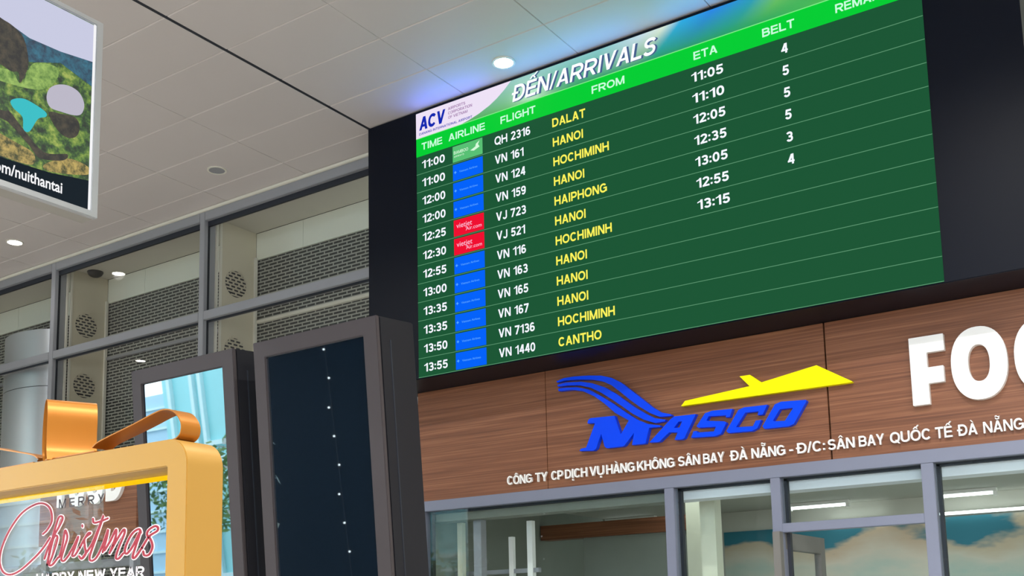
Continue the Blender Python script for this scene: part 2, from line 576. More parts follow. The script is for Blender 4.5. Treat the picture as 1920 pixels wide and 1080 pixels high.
def glyph(ch, w):
    """one bold sans capital or figure as convex quads, cap height 1"""
    W = ADV[ch]
    t, hw = w / 2, w * 0.56
    Q = []

    def box(x0, y0, x1, y1):
        Q.append([(x0, y0), (x1, y0), (x1, y1), (x0, y1)])

    def sl(x0, y0, x1, y1, h=hw):
        Q.append([(x0 - h, y0), (x0 + h, y0), (x1 + h, y1), (x1 - h, y1)])

    def arc(cx, cy, rx, ry, a0, a1, n=14):
        out = []
        for k in range(n + 1):
            a = math.radians(a0 + (a1 - a0) * k / n)
            c, s_ = math.cos(a), math.sin(a)
            e = 2 / 2.2
            out.append((cx + rx * math.copysign(abs(c) ** e, c), cy + ry * math.copysign(abs(s_) ** e, s_)))
        return out

    def rib(P, closed=False):
        P = [p for i, p in enumerate(P) if i == 0 or math.dist(p, P[i - 1]) > 1e-4]
        n = len(P)
        L, R_ = [], []
        for i in range(n):
            p = Vector(P[i])
            q0 = Vector(P[(i - 1) % n]) if (closed or i > 0) else None
            q1 = Vector(P[(i + 1) % n]) if (closed or i < n - 1) else None
            ds = [d.normalized() for d in ((p - q0) if q0 is not None else None, (q1 - p) if q1 is not None else None) if d is not None and d.length > 1e-7]
            d = sum(ds, Vector((0, 0))).normalized()
            nr = Vector((-d.y, d.x))
            k = 1.0
            if len(ds) == 2:
                c = max(0.5, abs(nr.dot(Vector((-ds[0].y, ds[0].x)))))
                k = 1 / c
            L.append(p + nr * t * k)
            R_.append(p - nr * t * k)
        for i in range(n if closed else n - 1):
            j = (i + 1) % n
            Q.append([tuple(R_[i]), tuple(R_[j]), tuple(L[j]), tuple(L[i])])

    m = 0.515
    if ch in 'BDEFHKLMNPR':
        box(0, 0, w, 1)
    if ch == 'A':
        sl(hw, 0, W / 2, 1)
        sl(W - hw, 0, W / 2, 1)
        box(W * .22, .22, W * .78, .22 + .8 * w)
    elif ch == 'B':
        rib([(t, 1 - t), (W * .5, 1 - t)] + arc(W * .5, (1 - t + m) / 2, W * .44 - t, (1 - t - m) / 2, 90, -90) + [(t, m)])
        rib([(t, m), (W * .54, m)] + arc(W * .54, (t + m) / 2, W * .46 - t, (m - t) / 2, 90, -90) + [(t, t)])
    elif ch == 'C':
        rib(arc(W / 2, .5, W / 2 - t, .5 - t, 38, 322, 30))
    elif ch == 'G':
        rib(arc(W / 2, .5, W / 2 - t, .5 - t, 40, 335, 30))
        box(W * .52, .42, W, .42 + .85 * w)
        box(W - w, .10, W, .46)
    elif ch == 'O':
        rib(arc(W / 2, .5, W / 2 - t, .5 - t, 0, 360, 40)[:-1], True)
    elif ch == 'Q':
        rib(arc(W / 2, .5, W / 2 - t, .5 - t, 0, 360, 40)[:-1], True)
        sl(W * .93, -.07, W * .58, .27, hw * .9)
    elif ch == 'D':
        rib([(t, 1 - t), (W * .42, 1 - t)] + arc(W * .42, .5, W * .58 - t, .5 - t, 90, -90, 20) + [(t, t)])
    elif ch == 'E':
        for y in (0, .5 - w * .42, 1 - w):
            box(w * .9, y, W * (.95 if y else 1), y + w * .92)
    elif ch == 'F':
        box(w * .9, 1 - w, W, 1)
        box(w * .9, .46 - w * .42, W * .9, .46 + w * .5)
    elif ch == 'H':
        box(w * .9, .5 - t, W - w * .9, .5 + t)
        box(W - w, 0, W, 1)
    elif ch == 'I':
        box(W / 2 - t, 0, W / 2 + t, 1)
    elif ch == 'J':
        rib([(W - t, 1), (W - t, .3)] + arc(W / 2, .3, W / 2 - t, .3 - t, 0, -170))
    elif ch == 'K':
        sl(w * .9, .28, W - hw * 1.15, 1, hw * 1.1)
        sl(W - hw * 1.1, 0, W * .40, .58, hw * 1.1)
    elif ch == 'L':
        box(w * .9, 0, W, w)
    elif ch == 'M':
        box(W - w, 0, W, 1)
        sl(hw, 1, W / 2, 0, hw * .9)
        sl(W - hw, 1, W / 2, 0, hw * .9)
    elif ch == 'N':
        box(W - w, 0, W, 1)
        sl(hw * 1.1, 1, W - hw * 1.1, 0, hw * 1.05)
    elif ch in 'PR':
        y = .40 if ch == 'P' else .44
        rib([(t, 1 - t), (W * .5, 1 - t)] + arc(W * .5, (1 - t + y) / 2, W * .5 - t, (1 - t - y) / 2, 90, -90) + [(t, y)])
        if ch == 'R':
            sl(W - hw, 0, W * .50, .46, hw * 1.1)
    elif ch == 'S':
        rib(arc(W / 2, (1 - t + m) / 2, W / 2 - t * 1.1, (1 - t - m) / 2, 22, 268, 20) + arc(W / 2, (m + t) / 2, W / 2 - t, (m - t) / 2, 92, -162, 20)[0:])
    elif ch == 'T':
        box(0, 1 - w, W, 1)
        box(W / 2 - t, 0, W / 2 + t, 1 - w * .9)
    elif ch == 'U':
        rib([(t, 1), (t, .36)] + arc(W / 2, .36, W / 2 - t, .36 - t, 180, 360, 18) + [(W - t, 1)])
    elif ch == 'V':
        sl(hw, 1, W / 2, 0)
        sl(W - hw, 1, W / 2, 0)
    elif ch == 'W':
        for a_, b_ in ((hw, .28 * W), (W / 2, .28 * W), (W / 2, .72 * W), (W - hw, .72 * W)):
            sl(a_, 1, b_, 0, hw * .92)
    elif ch == 'X':
        sl(hw * 1.1, 0, W - hw * 1.2, 1, hw * 1.1)
        sl(W - hw * 1.1, 0, hw * 1.2, 1, hw * 1.1)
    elif ch == 'Y':
        sl(hw, 1, W / 2, .40)
        sl(W - hw, 1, W / 2, .40)
        box(W / 2 - t, 0, W / 2 + t, .46)
    elif ch == 'Z':
        box(0, 1 - w, W, 1)
        box(0, 0, W, w)
        sl(hw * 1.2, w * .9, W - hw * 1.2, 1 - w * .9, hw * 1.2)
    elif ch == '0':
        rib(arc(W / 2, .5, W / 2 - t, .5 - t, 0, 360, 36)[:-1], True)
    elif ch == '1':
        box(W - w * 1.05, 0, W, 1)
        Q.append([(0, .68), (W - w * .6, .80), (W - w * .6, 1), (W * .5, .90)])
        Q.append([(0, .68), (W * .5, .90), (W * .2, .84), (0, .80)])
    elif ch == '2':
        rib(arc(W / 2, .70, W / 2 - t, .30 - t, 168, -28, 16) + [(t * 1.5, w * .75)])
        box(0, 0, W, w * .95)
    elif ch == '3':
        rib(arc(W * .47, (1 - t + m) / 2, W * .47 - t * .9, (1 - t - m) / 2, 155, -88, 18) + [(W * .36, m)])
        rib([(W * .36, m)] + arc(W / 2, (m + t) / 2, W / 2 - t, (m - t) / 2, 88, -160, 18))
    elif ch == '4':
        box(W * .60, 0, W * .60 + w, 1)
        box(0, .21, W * 1.0, .21 + w * .9)
        sl(hw * 1.0, .26, W * .60 + t * .5, 1, hw * 1.05)
    elif ch == '5':
        box(W * .16, 1 - w, W * .95, 1)
        Q.append([(W * .05, .46), (W * .05 + w, .46), (W * .16 + w * .9, 1), (W * .16, 1)])
        rib(arc(W / 2, .335, W / 2 - t, .335 - t, 140, -162, 20))
    elif ch in '69':
        P1 = arc(W / 2, .32, W / 2 - t, .32 - t, 0, 360, 30)[:-1]
        P2 = arc(W / 2, .5, W / 2 - t, .5 - t, 45, 215, 20)
        if ch == '9':
            P1 = [(W - x, 1 - y) for x, y in P1]
            P2 = [(W - x, 1 - y) for x, y in P2]
        rib(P1, True)
        rib(P2)
    elif ch == '7':
        box(0, 1 - w, W, 1)
        sl(W * .32, 0, W - hw * 1.1, 1 - w * .8, hw * 1.05)
    elif ch == '8':
        rib(arc(W / 2, (1 - t + m) / 2, W * .46 - t, (1 - t - m) / 2, 0, 360, 26)[:-1], True)
        rib(arc(W / 2, (m + t) / 2, W / 2 - t, (m - t) / 2, 0, 360, 26)[:-1], True)
    elif ch == ':':
        for y in (.08, .56):
            box(W / 2 - t, y, W / 2 + t, y + w)
    elif ch == '.':
        box(W / 2 - t, 0, W / 2 + t, w)
    elif ch == '/':
        sl(hw * .6, -.02, W - hw * .6, 1.02, hw * .75)
    elif ch == '-':
        box(0, .32, W, .32 + w * .9)
    return W, Q


MARK_UP = '\u0302\u0306\u0300\u0301\u0303'


def lettering(mb, body, x0, width, zb, cap, y, bold=0.012, shear=0.0, depth=0.0, sx=None, center=None, fn=None, track=0.105):
    """bold sans capitals on a wall facing -Y, every accent drawn; width None = natural width"""
    w = 0.14 + bold * 3
    key = (body, w, track)
    if key not in _tc:
        polys, x = [], 0.0
        for ch in body:
            if ch == 'Đ':
                base, marks = 'D', 'd'
            else:
                dec = unicodedata.normalize('NFD', ch)
                base, marks = dec[0], dec[1:]
            W, Q = glyph(base, w)
            polys += [[(x + a, b) for a, b in q] for q in Q]
            h = 1.07
            th = w * 0.62
            mid = x + W / 2
            for mk in marks:
                B = lambda pts: polys.append([(mid + a, h + b) for a, b in pts])
                if mk == 'd':
                    polys.append([(x - 0.13, .44), (x + 0.42 * W, .44), (x + 0.42 * W, .44 + w * .8), (x - 0.13, .44 + w * .8)])
                elif mk == '\u0302':
                    B([(-.24, 0), (-.24 + th * 1.2, 0), (th * .55, .2), (-th * .55, .2)])
                    B([(.24 - th * 1.2, 0), (.24, 0), (th * .55, .2), (-th * .55, .2)])
                    h += .12
                    mid += .14
                elif mk == '\u0306':
                    for k in range(8):
                        p = [(.22 * math.cos(PI + PI * j / 8), .17 + .16 * math.sin(PI + PI * j / 8)) for j in (k, k + 1)]
                        r_ = [(a * .55, .17 + (b - .17) * .45) for a, b in p]
                        B([p[0], p[1], r_[1], r_[0]])
                    h += .2
                elif mk == '\u0303':
                    for k in range(10):
                        f_ = lambda j: (-.22 + .044 * j, .09 + .05 * math.sin(2 * PI * j / 10))
                        (a0, b0), (a1, b1) = f_(k), f_(k + 1)
                        B([(a0, b0 - th * .45), (a1, b1 - th * .45), (a1, b1 + th * .45), (a0, b0 + th * .45)])
                elif mk == '\u0300':
                    B([(.02, 0), (.02 + th, 0), (-.08, .22), (-.08 - th * 1.3, .22)])
                elif mk == '\u0301':
                    B([(-.02 - th, 0), (-.02, 0), (.08 + th * 1.3, .22), (.08, .22)])
                elif mk == '\u0323':
                    polys.append([(mid - t_, -.27) if i == 0 else (mid + t_, -.27) if i == 1 else (mid + t_, -.27 + 2 * t_) if i == 2 else (mid - t_, -.27 + 2 * t_) for t_ in (w * .5,) for i in range(4)])
            x += W + track
        _tc[key] = polys
    polys = [[(a + shear * b, b) for a, b in q] for q in _tc[key]]
    mnx = min(p[0] for q in polys for p in q)
    mxx = max(p[0] for q in polys for p in q)
    kx = (width / (mxx - mnx)) if width else cap * (sx or 1.0)
    wd = (mxx - mnx) * kx
    if center is not None:
        x0 = center - wd / 2
    F = fn or (lambda a, b, d: (a, d, b))
    for i, q in enumerate(polys):
        P = [(x0 + (a - mnx) * kx, zb + b * cap) for a, b in q]
        if depth:
            mb.prism(P, F, y - depth - 0.00006 * (i % 9), y)
        else:
            mb.add([F(a, b, y) for a, b in P], [tuple(range(len(P)))])
    return wd


def rect(x0, x1, z0, z1):
    return [(x0, z0), (x1, z0), (x1, z1), (x0, z1)]


# ------------------------------------------------------------------ the setting
Zc = 5.80
MB().box(-17, 8, -8, 7.0, -0.05, 0).build('floor', 'floor_tile', kind='structure')
MB().box(-60, 40, -60, 30, -0.15, -0.06).build('floor', 'asphalt', kind='structure')

# ceiling of pressed-metal panels with real gaps
xs = [-4.752 + 1.045 * k for k in range(-1, 13)]
xj = sorted([-5.757 - 1.066 * k for k in range(0, 11)] + [-4.752 + 1.045 * k for k in range(0, 13)])
yj = [6.668 - 0.5385 * k for k in range(-1, 28)]
yj = sorted(yj)
yj[-1] = 7.0
cm = MB()
for i in range(len(xj) - 1):
    for j in range(len(yj) - 1):
        a, b, c, d = xj[i], xj[i + 1], yj[j], yj[j + 1]
        gx0 = 0.013 if abs(a + 5.757) < 0.01 else (0.003 if random.random() < 0.55 else 0.0012)
        gx1 = 0.013 if abs(b + 5.757) < 0.01 else 0.0012
        a0, b0, c0, d0 = a + gx0, b - gx1, c + 0.0008, d - 0.0008
        e = 0.007
        ex = 0.003
        z0, z1 = Zc + random.uniform(0, 0.0015), Zc + 0.006
        vs = [(a0 + ex, c0 + e, z0), (b0 - ex, c0 + e, z0), (b0 - ex, d0 - e, z0), (a0 + ex, d0 - e, z0),
              (a0, c0, z1), (b0, c0, z1), (b0, d0, z1), (a0, d0, z1)]
        vs += [(a0, c0, Zc + 0.03), (b0, c0, Zc + 0.03), (b0, d0, Zc + 0.03), (a0, d0, Zc + 0.03)]
        cm.add(vs, [(0, 3, 2, 1), (0, 1, 5, 4), (1, 2, 6, 5), (2, 3, 7, 6), (3, 0, 4, 7),
                    (4, 5, 9, 8), (5, 6, 10, 9), (6, 7, 11, 10), (7, 4, 8, 11)])
cm.build('ceiling', 'ceiling_panel', kind='structure', flat=False)
MB().box(-17.2, 8, -8.2, 10, 5.832, 5.95).build('ceiling', 'ceiling_gap', kind='structure')

MB().box(-5.771, -5.743, -8, 6.99, 5.8015, 5.829).build('trim_3', 'gasket', kind='structure')

# wall behind the flight board and above the shop
MB().box(-5.72, 8, 7.12, 7.3, 2.75, 5.83).build('wall_back', 'bulkhead', kind='structure')
MB().box(0.9, 8, 7.0, 7.119, 0, 5.79).build('wall_right', 'beige_panel', kind='structure')
# far side of the hall, behind the viewpoint (the dark reflection; lengthened rightwards to cut sky light on the sign)
MB().box(-15.95, -3.0, -8.3, -8.0, 0, 5.79).build('wall_rear', 'hall_dark', kind='structure')

MB().box(8.0, 8.2, -8, 7, 0, 5.79).build('wall_right', 'beige_panel', kind='structure')  # unseen wall added to shut out sky light from this side

MB().box(-17.2, -17.0, -3.2, 7.75, 0, 5.79).build('wall_left', 'shop_wall_grey', kind='structure')  # unseen wall added to block sky reflections in the glazing and bounce light

# ---- curtain wall on the left: three bays
TR0, TR1 = 4.665, 4.752
mull = [-13.225, -10.745, -8.265, -5.785]
for k in range(3):
    a, b = mull[k], mull[k + 1]
    f = MB()
    f.box(b - 0.038, b + 0.038, 6.985, 7.03, 0.02, 5.79)           # right mullion, front flange
    if k == 0:
        f.box(a - 0.038, a + 0.038, 6.985, 7.03, 0.02, 5.79)
    f.box(a + 0.038, b - 0.038, 6.985, 7.03, TR0, TR1)            # transom
    f.box(a + 0.038, b - 0.038, 6.985, 7.03, 5.685, 5.79)         # head
    f.box(a + 0.038, b - 0.038, 6.985, 7.03, 2.30, 2.385)         # lower transom
    f.box(a + 0.038, b - 0.038, 6.985, 7.03, 0.02, 0.14)          # sill
    w = f.build('window_%d' % (k + 1), 'aluminium_grey', kind='structure', bevel=0.004)
    g = MB()
    g.box(b - 0.03, b + 0.036, 7.03, 7.055, 0.02, 5.69)
    g.box(a + 0.038, b - 0.03, 7.03, 7.055, TR0 - 0.014, TR1 - 0.012)  # gasket, carried lower to draw the dark shadow under the transom
    g.box(a + 0.038, b - 0.03, 7.03, 7.055, 5.635, 5.78)
    g.build('gasket', 'gasket', w)
    h = MB()
    h.box(b - 0.03, b + 0.034, 7.055, 7.125, 0.02, 5.69)
    h.box(a + 0.034, b - 0.03, 7.055, 7.115, TR0 + 0.005, TR1 - 0.005)
    h.box(a + 0.034, b - 0.03, 7.055, 7.115, 5.70, 5.78)
    h.build('inner_frame', 'aluminium_grey', w)
    for (z0, z1) in ((TR1, 5.685), (2.385, TR0), (0.14, 2.30)):
        MB().box(a + 0.038, b - 0.038, 7.036, 7.042, z0, z1).build('pane', 'pane_curtain', w)
MB().box(-13.3, -5.76, 6.955, 6.984, 5.772, 5.798).build('trim_1', 'white_trim', kind='structure', bevel=0.004)

# soffit, bulkhead and perforated sheets behind the glass
MB().box(-13.3, -5.73, 7.13, 7.66, 5.745, 5.80).build('ceiling', 'soffit', kind='structure')
for k in range(3):
    a, b = mull[k], mull[k + 1]
    t = thing('bulkhead_panel', ['pale green bulkhead strip above perforated sheet, behind the leftmost glazed bay',
                                 'pale green bulkhead strip above perforated sheet, behind the middle glazed bay',
                                 'pale green bulkhead strip above perforated sheet, in the bay beside the black display'][k],
              'wall panel', ((a + b) / 2, 7.70, 5.45), 'bulkhead strips behind the glazed wall')
    MB().box(a + 0.052, (a + b) / 2 - 0.52, 7.662, 7.72, 5.455, 5.74).build('panel_board', 'bulkhead', t)
    MB().box((a + b) / 2 - 0.515, b - 0.02, 7.662, 7.72, 5.455, 5.74).build('panel_board', 'bulkhead', t)
    t = thing('perforated_sheet', ['grey slotted metal sheet behind the steel column in the leftmost bay',
                                   'grey slotted metal sheet behind the middle glazed bay',
                                   'grey slotted metal sheet in the glazed bay beside the black display'][k],
              'metal sheet', ((a + b) / 2, 7.70, 0.1), 'slotted metal sheets behind the glazed wall')
    MB().box(a + 0.052, b - 0.02, 7.68, 7.71, 4.80, 5.45).build('upper_sheet', 'perforated_metal', t)
    MB().box(a + 0.052, b - 0.02, 7.68, 7.71, 0.1, 4.765).build('lower_sheet', 'perforated_metal', t)
    MB().box(a + 0.076, b - 0.02, 7.645, 7.71, 4.766, 4.80).build('rail', 'white_trim' if k == 2 else 'aluminium_grey', t, bevel=0.003)

MB().box(-17, -5.721, 7.76, 7.9, 0, 5.83).build('wall_back', 'hall_dark', kind='structure')
MB().box(-13.6, -13.31, 7.0, 7.75, 0, 5.83).build('wall_left', 'beige_panel', kind='structure')
# beige upright panels with round slotted vents
def vent(cy, cz, r, x, parent):
    n = 36
    YZ = lambda a, b, d: (d, a, b)
    v = MB()
    v.prism([(cy + r * math.cos(2 * PI * k / n), cz + r * math.sin(2 * PI * k / n)) for k in range(n)], YZ, x + 0.0005, x + 0.003)
    o = v.build('vent_grille', 'slot_dark', parent)
    s = MB()
    rows = 8
    for i in range(rows):
        zz = cz - r + (i + 0.5) * 2 * r / rows
        hw = math.sqrt(max(0, r * r - (zz - cz) ** 2))
        s.box(x + 0.003, x + 0.006, cy - hw, cy + hw, zz - 0.0075, zz + 0.0075)
        yy = cy - r + (0.03 if i % 2 else 0.065)
        while yy < cy + hw:
            if yy > cy - hw:
                s.box(x + 0.003, x + 0.006, yy - 0.011, yy + 0.011, zz, zz + 2 * r / rows)
            yy += 0.075
    s.build('vent_bars', 'beige_panel', o)


for k, xp in enumerate((-13.175, -10.695, -8.215)):
    t = thing('vent_panel', ['beige upright panel with round slotted vents at the far left end',
                             'beige upright panel with round slotted vents, right of the steel column',
                             'beige upright panel with round slotted vents, nearest the black display'][k],
              'wall panel', (xp, 7.4, 0.02), 'beige vent panels behind the glazed wall')
    MB().box(xp - 0.03, xp, 7.2, 7.66, 0.02, 5.742).build('panel_board', 'beige_panel', t)
    e = MB()
    e.box(xp - 0.012, xp + 0.006, 7.176, 7.199, 0.02, 5.735)
    e.box(xp - 0.03, xp + 0.002, 7.13, 7.152, 0.02, 5.735)
    e.build('edge_trim', 'white_trim', t)
    MB().box(xp + 0.0005, xp + 0.025, 7.628, 7.66, 0.02, 5.47).build('corner_trim', 'white_trim', t)
    for zc in (5.125, 4.42, 3.72, 3.02):
        vent(7.385, zc, 0.138, xp, t)

# dark dome shape under the soffit
t = thing('dark_dome', 'small dark dome under the soffit of the middle glazed bay', 'camera', (-10.575, 7.4, 5.69))
d = MB()
nr, ns = 6, 20
rings = []
for i in range(nr + 1):
    a = PI / 2 * i / nr
    rings += [(-10.575 + 0.085 * math.cos(a) * math.cos(2 * PI * k / ns), 7.4 + 0.085 * math.cos(a) * math.sin(2 * PI * k / ns), 5.735 - 0.055 * math.sin(a)) for k in range(ns)]
d.add(rings, [(i * ns + k, i * ns + (k + 1) % ns, (i + 1) * ns + (k + 1) % ns, (i + 1) * ns + k) for i in range(nr) for k in range(ns)])
d.build('dome', 'cable_black', t, smooth=True)
MB().disc((-10.575, 7.4), 0.09, 5.735, 5.745, 24).build('mount_ring', 'cable_black', t)

# steel-clad oval column behind the leftmost bay
t = thing('steel_column', 'brushed steel clad rounded column behind the leftmost glazed bay', 'column', (-11.64, 7.38, 0))
def oval(rx, ry, z0, z1, n=48):
    return MB().prism([(-11.64 + rx * math.cos(2 * PI * k / n), 7.36 + ry * math.sin(2 * PI * k / n)) for k in range(n)], lambda a, b, d: (a, b, d), z0, z1)
oval(0.50, 0.235, 0.0, 4.47).build('cladding', 'steel_column', t, smooth=True)
oval(0.496, 0.231, 4.47, 4.478).build('joint', 'slot_dark', t)
oval(0.50, 0.235, 4.478, 5.15).build('cladding', 'steel_column', t, smooth=True)

# ------------------------------------------------------------------ downlights
def downlight(x, y, lit, label, group='recessed ceiling downlights', power=18):
    t = thing('ceiling_downlight', label, 'ceiling light', (x, y, Zc), group)
    n = 40
    circ = lambda r: [(x + r * math.cos(2 * PI * k / n), y + r * math.sin(2 * PI * k / n)) for k in range(n)]
    UP = lambda a, b, d: (a, b, d)
    MB().ring(circ(0.088), circ(0.072), UP, Zc - 0.007, Zc + 0.004).build('trim_ring', 'white_trim', t, smooth=True)
    MB().disc((x, y), 0.072, Zc - 0.005, Zc - 0.002).build('diffuser', 'lamp_white' if lit else 'aluminium_grey', t)
    if lit:
        L = bpy.data.lights.new('bulb_light', 'SPOT')
        L.energy = power
        L.spot_size = math.radians(150)
        L.spot_blend = 0.6
        L.shadow_soft_size = 0.06
        L.color = (1, 0.965, 0.925)
        o = bpy.data.objects.new('bulb_light', L)
        COL.objects.link(o)
        o.parent = t
        o.location = (0, 0, -0.02)
    return t


downlight(-4.222, 6.39, True, 'lit round downlight in the ceiling just left above the flight board title')
downlight(-10.548, 6.385, True, 'lit round downlight in the ceiling above the glazed wall, far left')
downlight(-7.411, 6.42, False, 'unlit round downlight in the ceiling above the glazed wall')
for x, e in ((-13.76, 640), (-10.55, 560), (-7.41, 270), (-4.22, 60), (-1.05, 400), (2.1, 560)):  # rows out of view follow the lamp grid; right-hand ones added to brighten the sign
    for y in (3.6, 0.8, -2.0, -4.8):
        if (x, y) == (-10.55, 3.6):
            continue
        downlight(x, y, True, 'lit round downlight added along the hall ceiling grid, outside the picture', 'hall downlights outside the picture', e)

# ------------------------------------------------------------------ flight board
BX0, BX1, YF = -5.752, -0.757, 6.60
SX0, SX1, SZ0, SZ1 = -5.228, -1.289, 3.563, 5.765
board = thing('flight_board', 'huge green LED arrivals board in a black housing above the wood shop sign', 'display board', (-3.25, 6.9, 3.555))
MB().box(BX0, BX1, 6.606, 7.11, 3.555, 5.792).build('housing', 'housing_black', board, bevel=0.004)
MB().box(SX0, SX1, 6.599, 6.6055, SZ0, SZ1).build('screen', 'screen_green', board)


def flat_part(name, mat, x0, x1, z0, z1, y=6.5975, parent=board):
    return MB().box(x0, x1, y, y + 0.0012, z0, z1).build(name, mat, parent)


flat_part('title_banner', 'screen_banner', SX0, SX1, 5.548, SZ1)
flat_part('header_band', 'screen_header', SX0, SX1, 5.393, 5.545)
flat_part('header_line', 'screen_line_bright', SX0, SX1, 5.545, 5.551, 6.5965)
lf = MB().prism([(SX0, 5.549), (-4.775, 5.549), (-4.70, 5.562), (-4.60, 5.588), (-4.50, 5.625), (-4.43, 5.662), (-4.36, 5.71), (-4.295, SZ1), (SX0, SZ1)], WALL, 6.5965, 6.5974).build('logo_field', 'screen_logo_field', board)
mb = MB()
lettering(mb, 'ACV', -5.195, 0.268, 5.612, 0.112, 6.5955, 0.03, 0.12, track=0.03)
lettering(mb, 'DANANG INTERNATIONAL AIRPORT', -5.195, 0.53, 5.572, 0.020, 6.5955, 0.012)
mb.build('operator_logo', 'logo_navy', lf)
mb = MB()
for i, w in enumerate(('AIRPORTS', 'CORPORATION', 'OF VIETNAM')):
    lettering(mb, w, -4.90, (0.17, 0.235, 0.19)[i], 5.703 - 0.037 * i, 0.024, 6.5955, 0.01)
mb.build('operator_name', 'logo_mauve', lf)
mb = MB()
lettering(mb, 'ĐẾN/ARRIVALS', -4.275, 1.225, 5.581, 0.128, 6.5966, 0.018, 0.22)
mb.build('title_shadow', 'screen_title_edge', board)
mb = MB()
lettering(mb, 'ĐẾN/ARRIVALS', -4.29, 1.225, 5.586, 0.128, 6.5957, 0.010, 0.22)
mb.build('title_text', 'screen_title', board)
for w, x0, x1 in (('TIME', -5.172, -4.962), ('AIRLINE', -4.899, -4.545), ('FLIGHT', -4.399, -4.080), ('FROM', -3.594, -3.325),
                  ('ETA', -2.79, -2.615), ('BELT', -2.297, -2.078), ('REMARKS', -1.81, -1.415)):
    mb = MB()
    lettering(mb, w, x0, x1 - x0, 5.440, 0.060, 6.5957, 0.016)
    mb.build('column_heading', 'screen_head_text', board)

rows = [('11:00', 'Q', 'QH 2316', 'DALAT', '11:05', '4'), ('11:00', 'V', 'VN 161', 'HANOI', '11:10', '5'),
        ('12:00', 'V', 'VN 124', 'HOCHIMINH', '12:05', '5'), ('12:00', 'V', 'VN 159', 'HANOI', '12:35', '5'),
        ('12:25', 'J', 'VJ 723', 'HAIPHONG', '13:05', '3'), ('12:30', 'J', 'VJ 521', 'HANOI', '12:55', '4'),
        ('12:55', 'V', 'VN 116', 'HOCHIMINH', '13:15', ''), ('13:00', 'V', 'VN 163', 'HANOI', '', ''),
        ('13:35', 'V', 'VN 165', 'HANOI', '', ''), ('13:35', 'V', 'VN 167', 'HANOI', '', ''),
        ('13:50', 'V', 'VN 7136', 'HOCHIMINH', '', ''), ('13:55', 'V', 'VN 1440', 'CANTHO', '', '')]
PITCHZ = 0.1525
CAP = 0.068
for i, (tm, al, fl, fr, eta, belt) in enumerate(rows):
    zc = 5.393 - PITCHZ * (i + 0.5)
    zb = zc - 0.034
    row = flat_part('row_rule', 'screen_line', SX0, SX1, 5.393 - PITCHZ * (i + 1), 5.393 - PITCHZ * (i + 1) + 0.0042)
    mb = MB()
    lettering(mb, tm, -5.17, 0.23, zb - 0.002, CAP, 6.5957, 0.016)
    mb.build('time_text', 'screen_white', row)
    tl = flat_part('airline_tile', {'Q': 'tile_green', 'V': 'tile_blue', 'J': 'tile_red'}[al], -4.862, -4.574, zc - 0.066, zc + 0.066, 6.5972, row)
    mb = MB()
    if al == 'V':
        typeface(mb, 'Vietnam Airlines', -4.80, 0.175, zc - 0.010, 0.017, 6.5957, 0.0)
        mb.build('airline_logo', 'tile_text_blue', row)
        mb = MB()
        mb.prism([(-4.838 + (0.014 if k % 2 == 0 else 0.006) * math.sin(PI * k / 4), zc + (0.014 if k % 2 == 0 else 0.006) * math.cos(PI * k / 4)) for k in range(8)], WALL, 6.5955, 6.596)
        mb.build('logo_star', 'tile_text_blue', row)
    elif al == 'J':
        typeface(mb, 'vietjet', -4.835, 0.15, zc - 0.004, 0.042, 6.5957, 0.0)
        typeface(mb, 'Air.com', -4.745, 0.15, zc - 0.040, 0.030, 6.5957, 0.0)
        mb.build('airline_logo', 'tile_text_pink', row)
    else:
        lettering(mb, 'BAMBOO', -4.85, 0.14, zc - 0.002, 0.026, 6.5957, 0.008)
        lettering(mb, 'AIRWAYS', -4.85, 0.10, zc - 0.028, 0.014, 6.5957, 0.004)
        mb.prism([(-4.69, zc - 0.01), (-4.655, zc - 0.02), (-4.60, zc + 0.0), (-4.615, zc + 0.022), (-4.60, zc + 0.05), (-4.635, zc + 0.03), (-4.64, zc + 0.01)], WALL, 6.5955, 6.596)
        mb.build('airline_logo', 'tile_text_pale', row)
    mb = MB()
    code, num = fl.split(' ')
    wc = lettering(mb, code, -4.458, None, zb, CAP, 6.5957, 0.016, sx=0.90)
    mb.build('airline_code_text', 'screen_white', row)
    mb = MB()
    lettering(mb, num, -4.458 + wc + 0.034, None, zb, CAP, 6.5957, 0.016, sx=0.90)
    mb.build('flight_number_text', 'screen_white', row)
    mb = MB()
    lettering(mb, fr, -3.936, None, zb - 0.002, CAP, 6.5957, 0.018, sx=0.90)
    mb.build('origin_text', 'screen_yellow', row)
    if eta:
        mb = MB()
        lettering(mb, eta, -2.813, 0.232, zb, CAP, 6.5957, 0.018)
        mb.build('eta_text', 'screen_white', row)
    if belt:
        mb = MB()
        lettering(mb, belt, 0, None, zb, CAP, 6.5957, 0.02, center=-2.154, sx=0.95)
        mb.build('belt_text', 'screen_white', row)

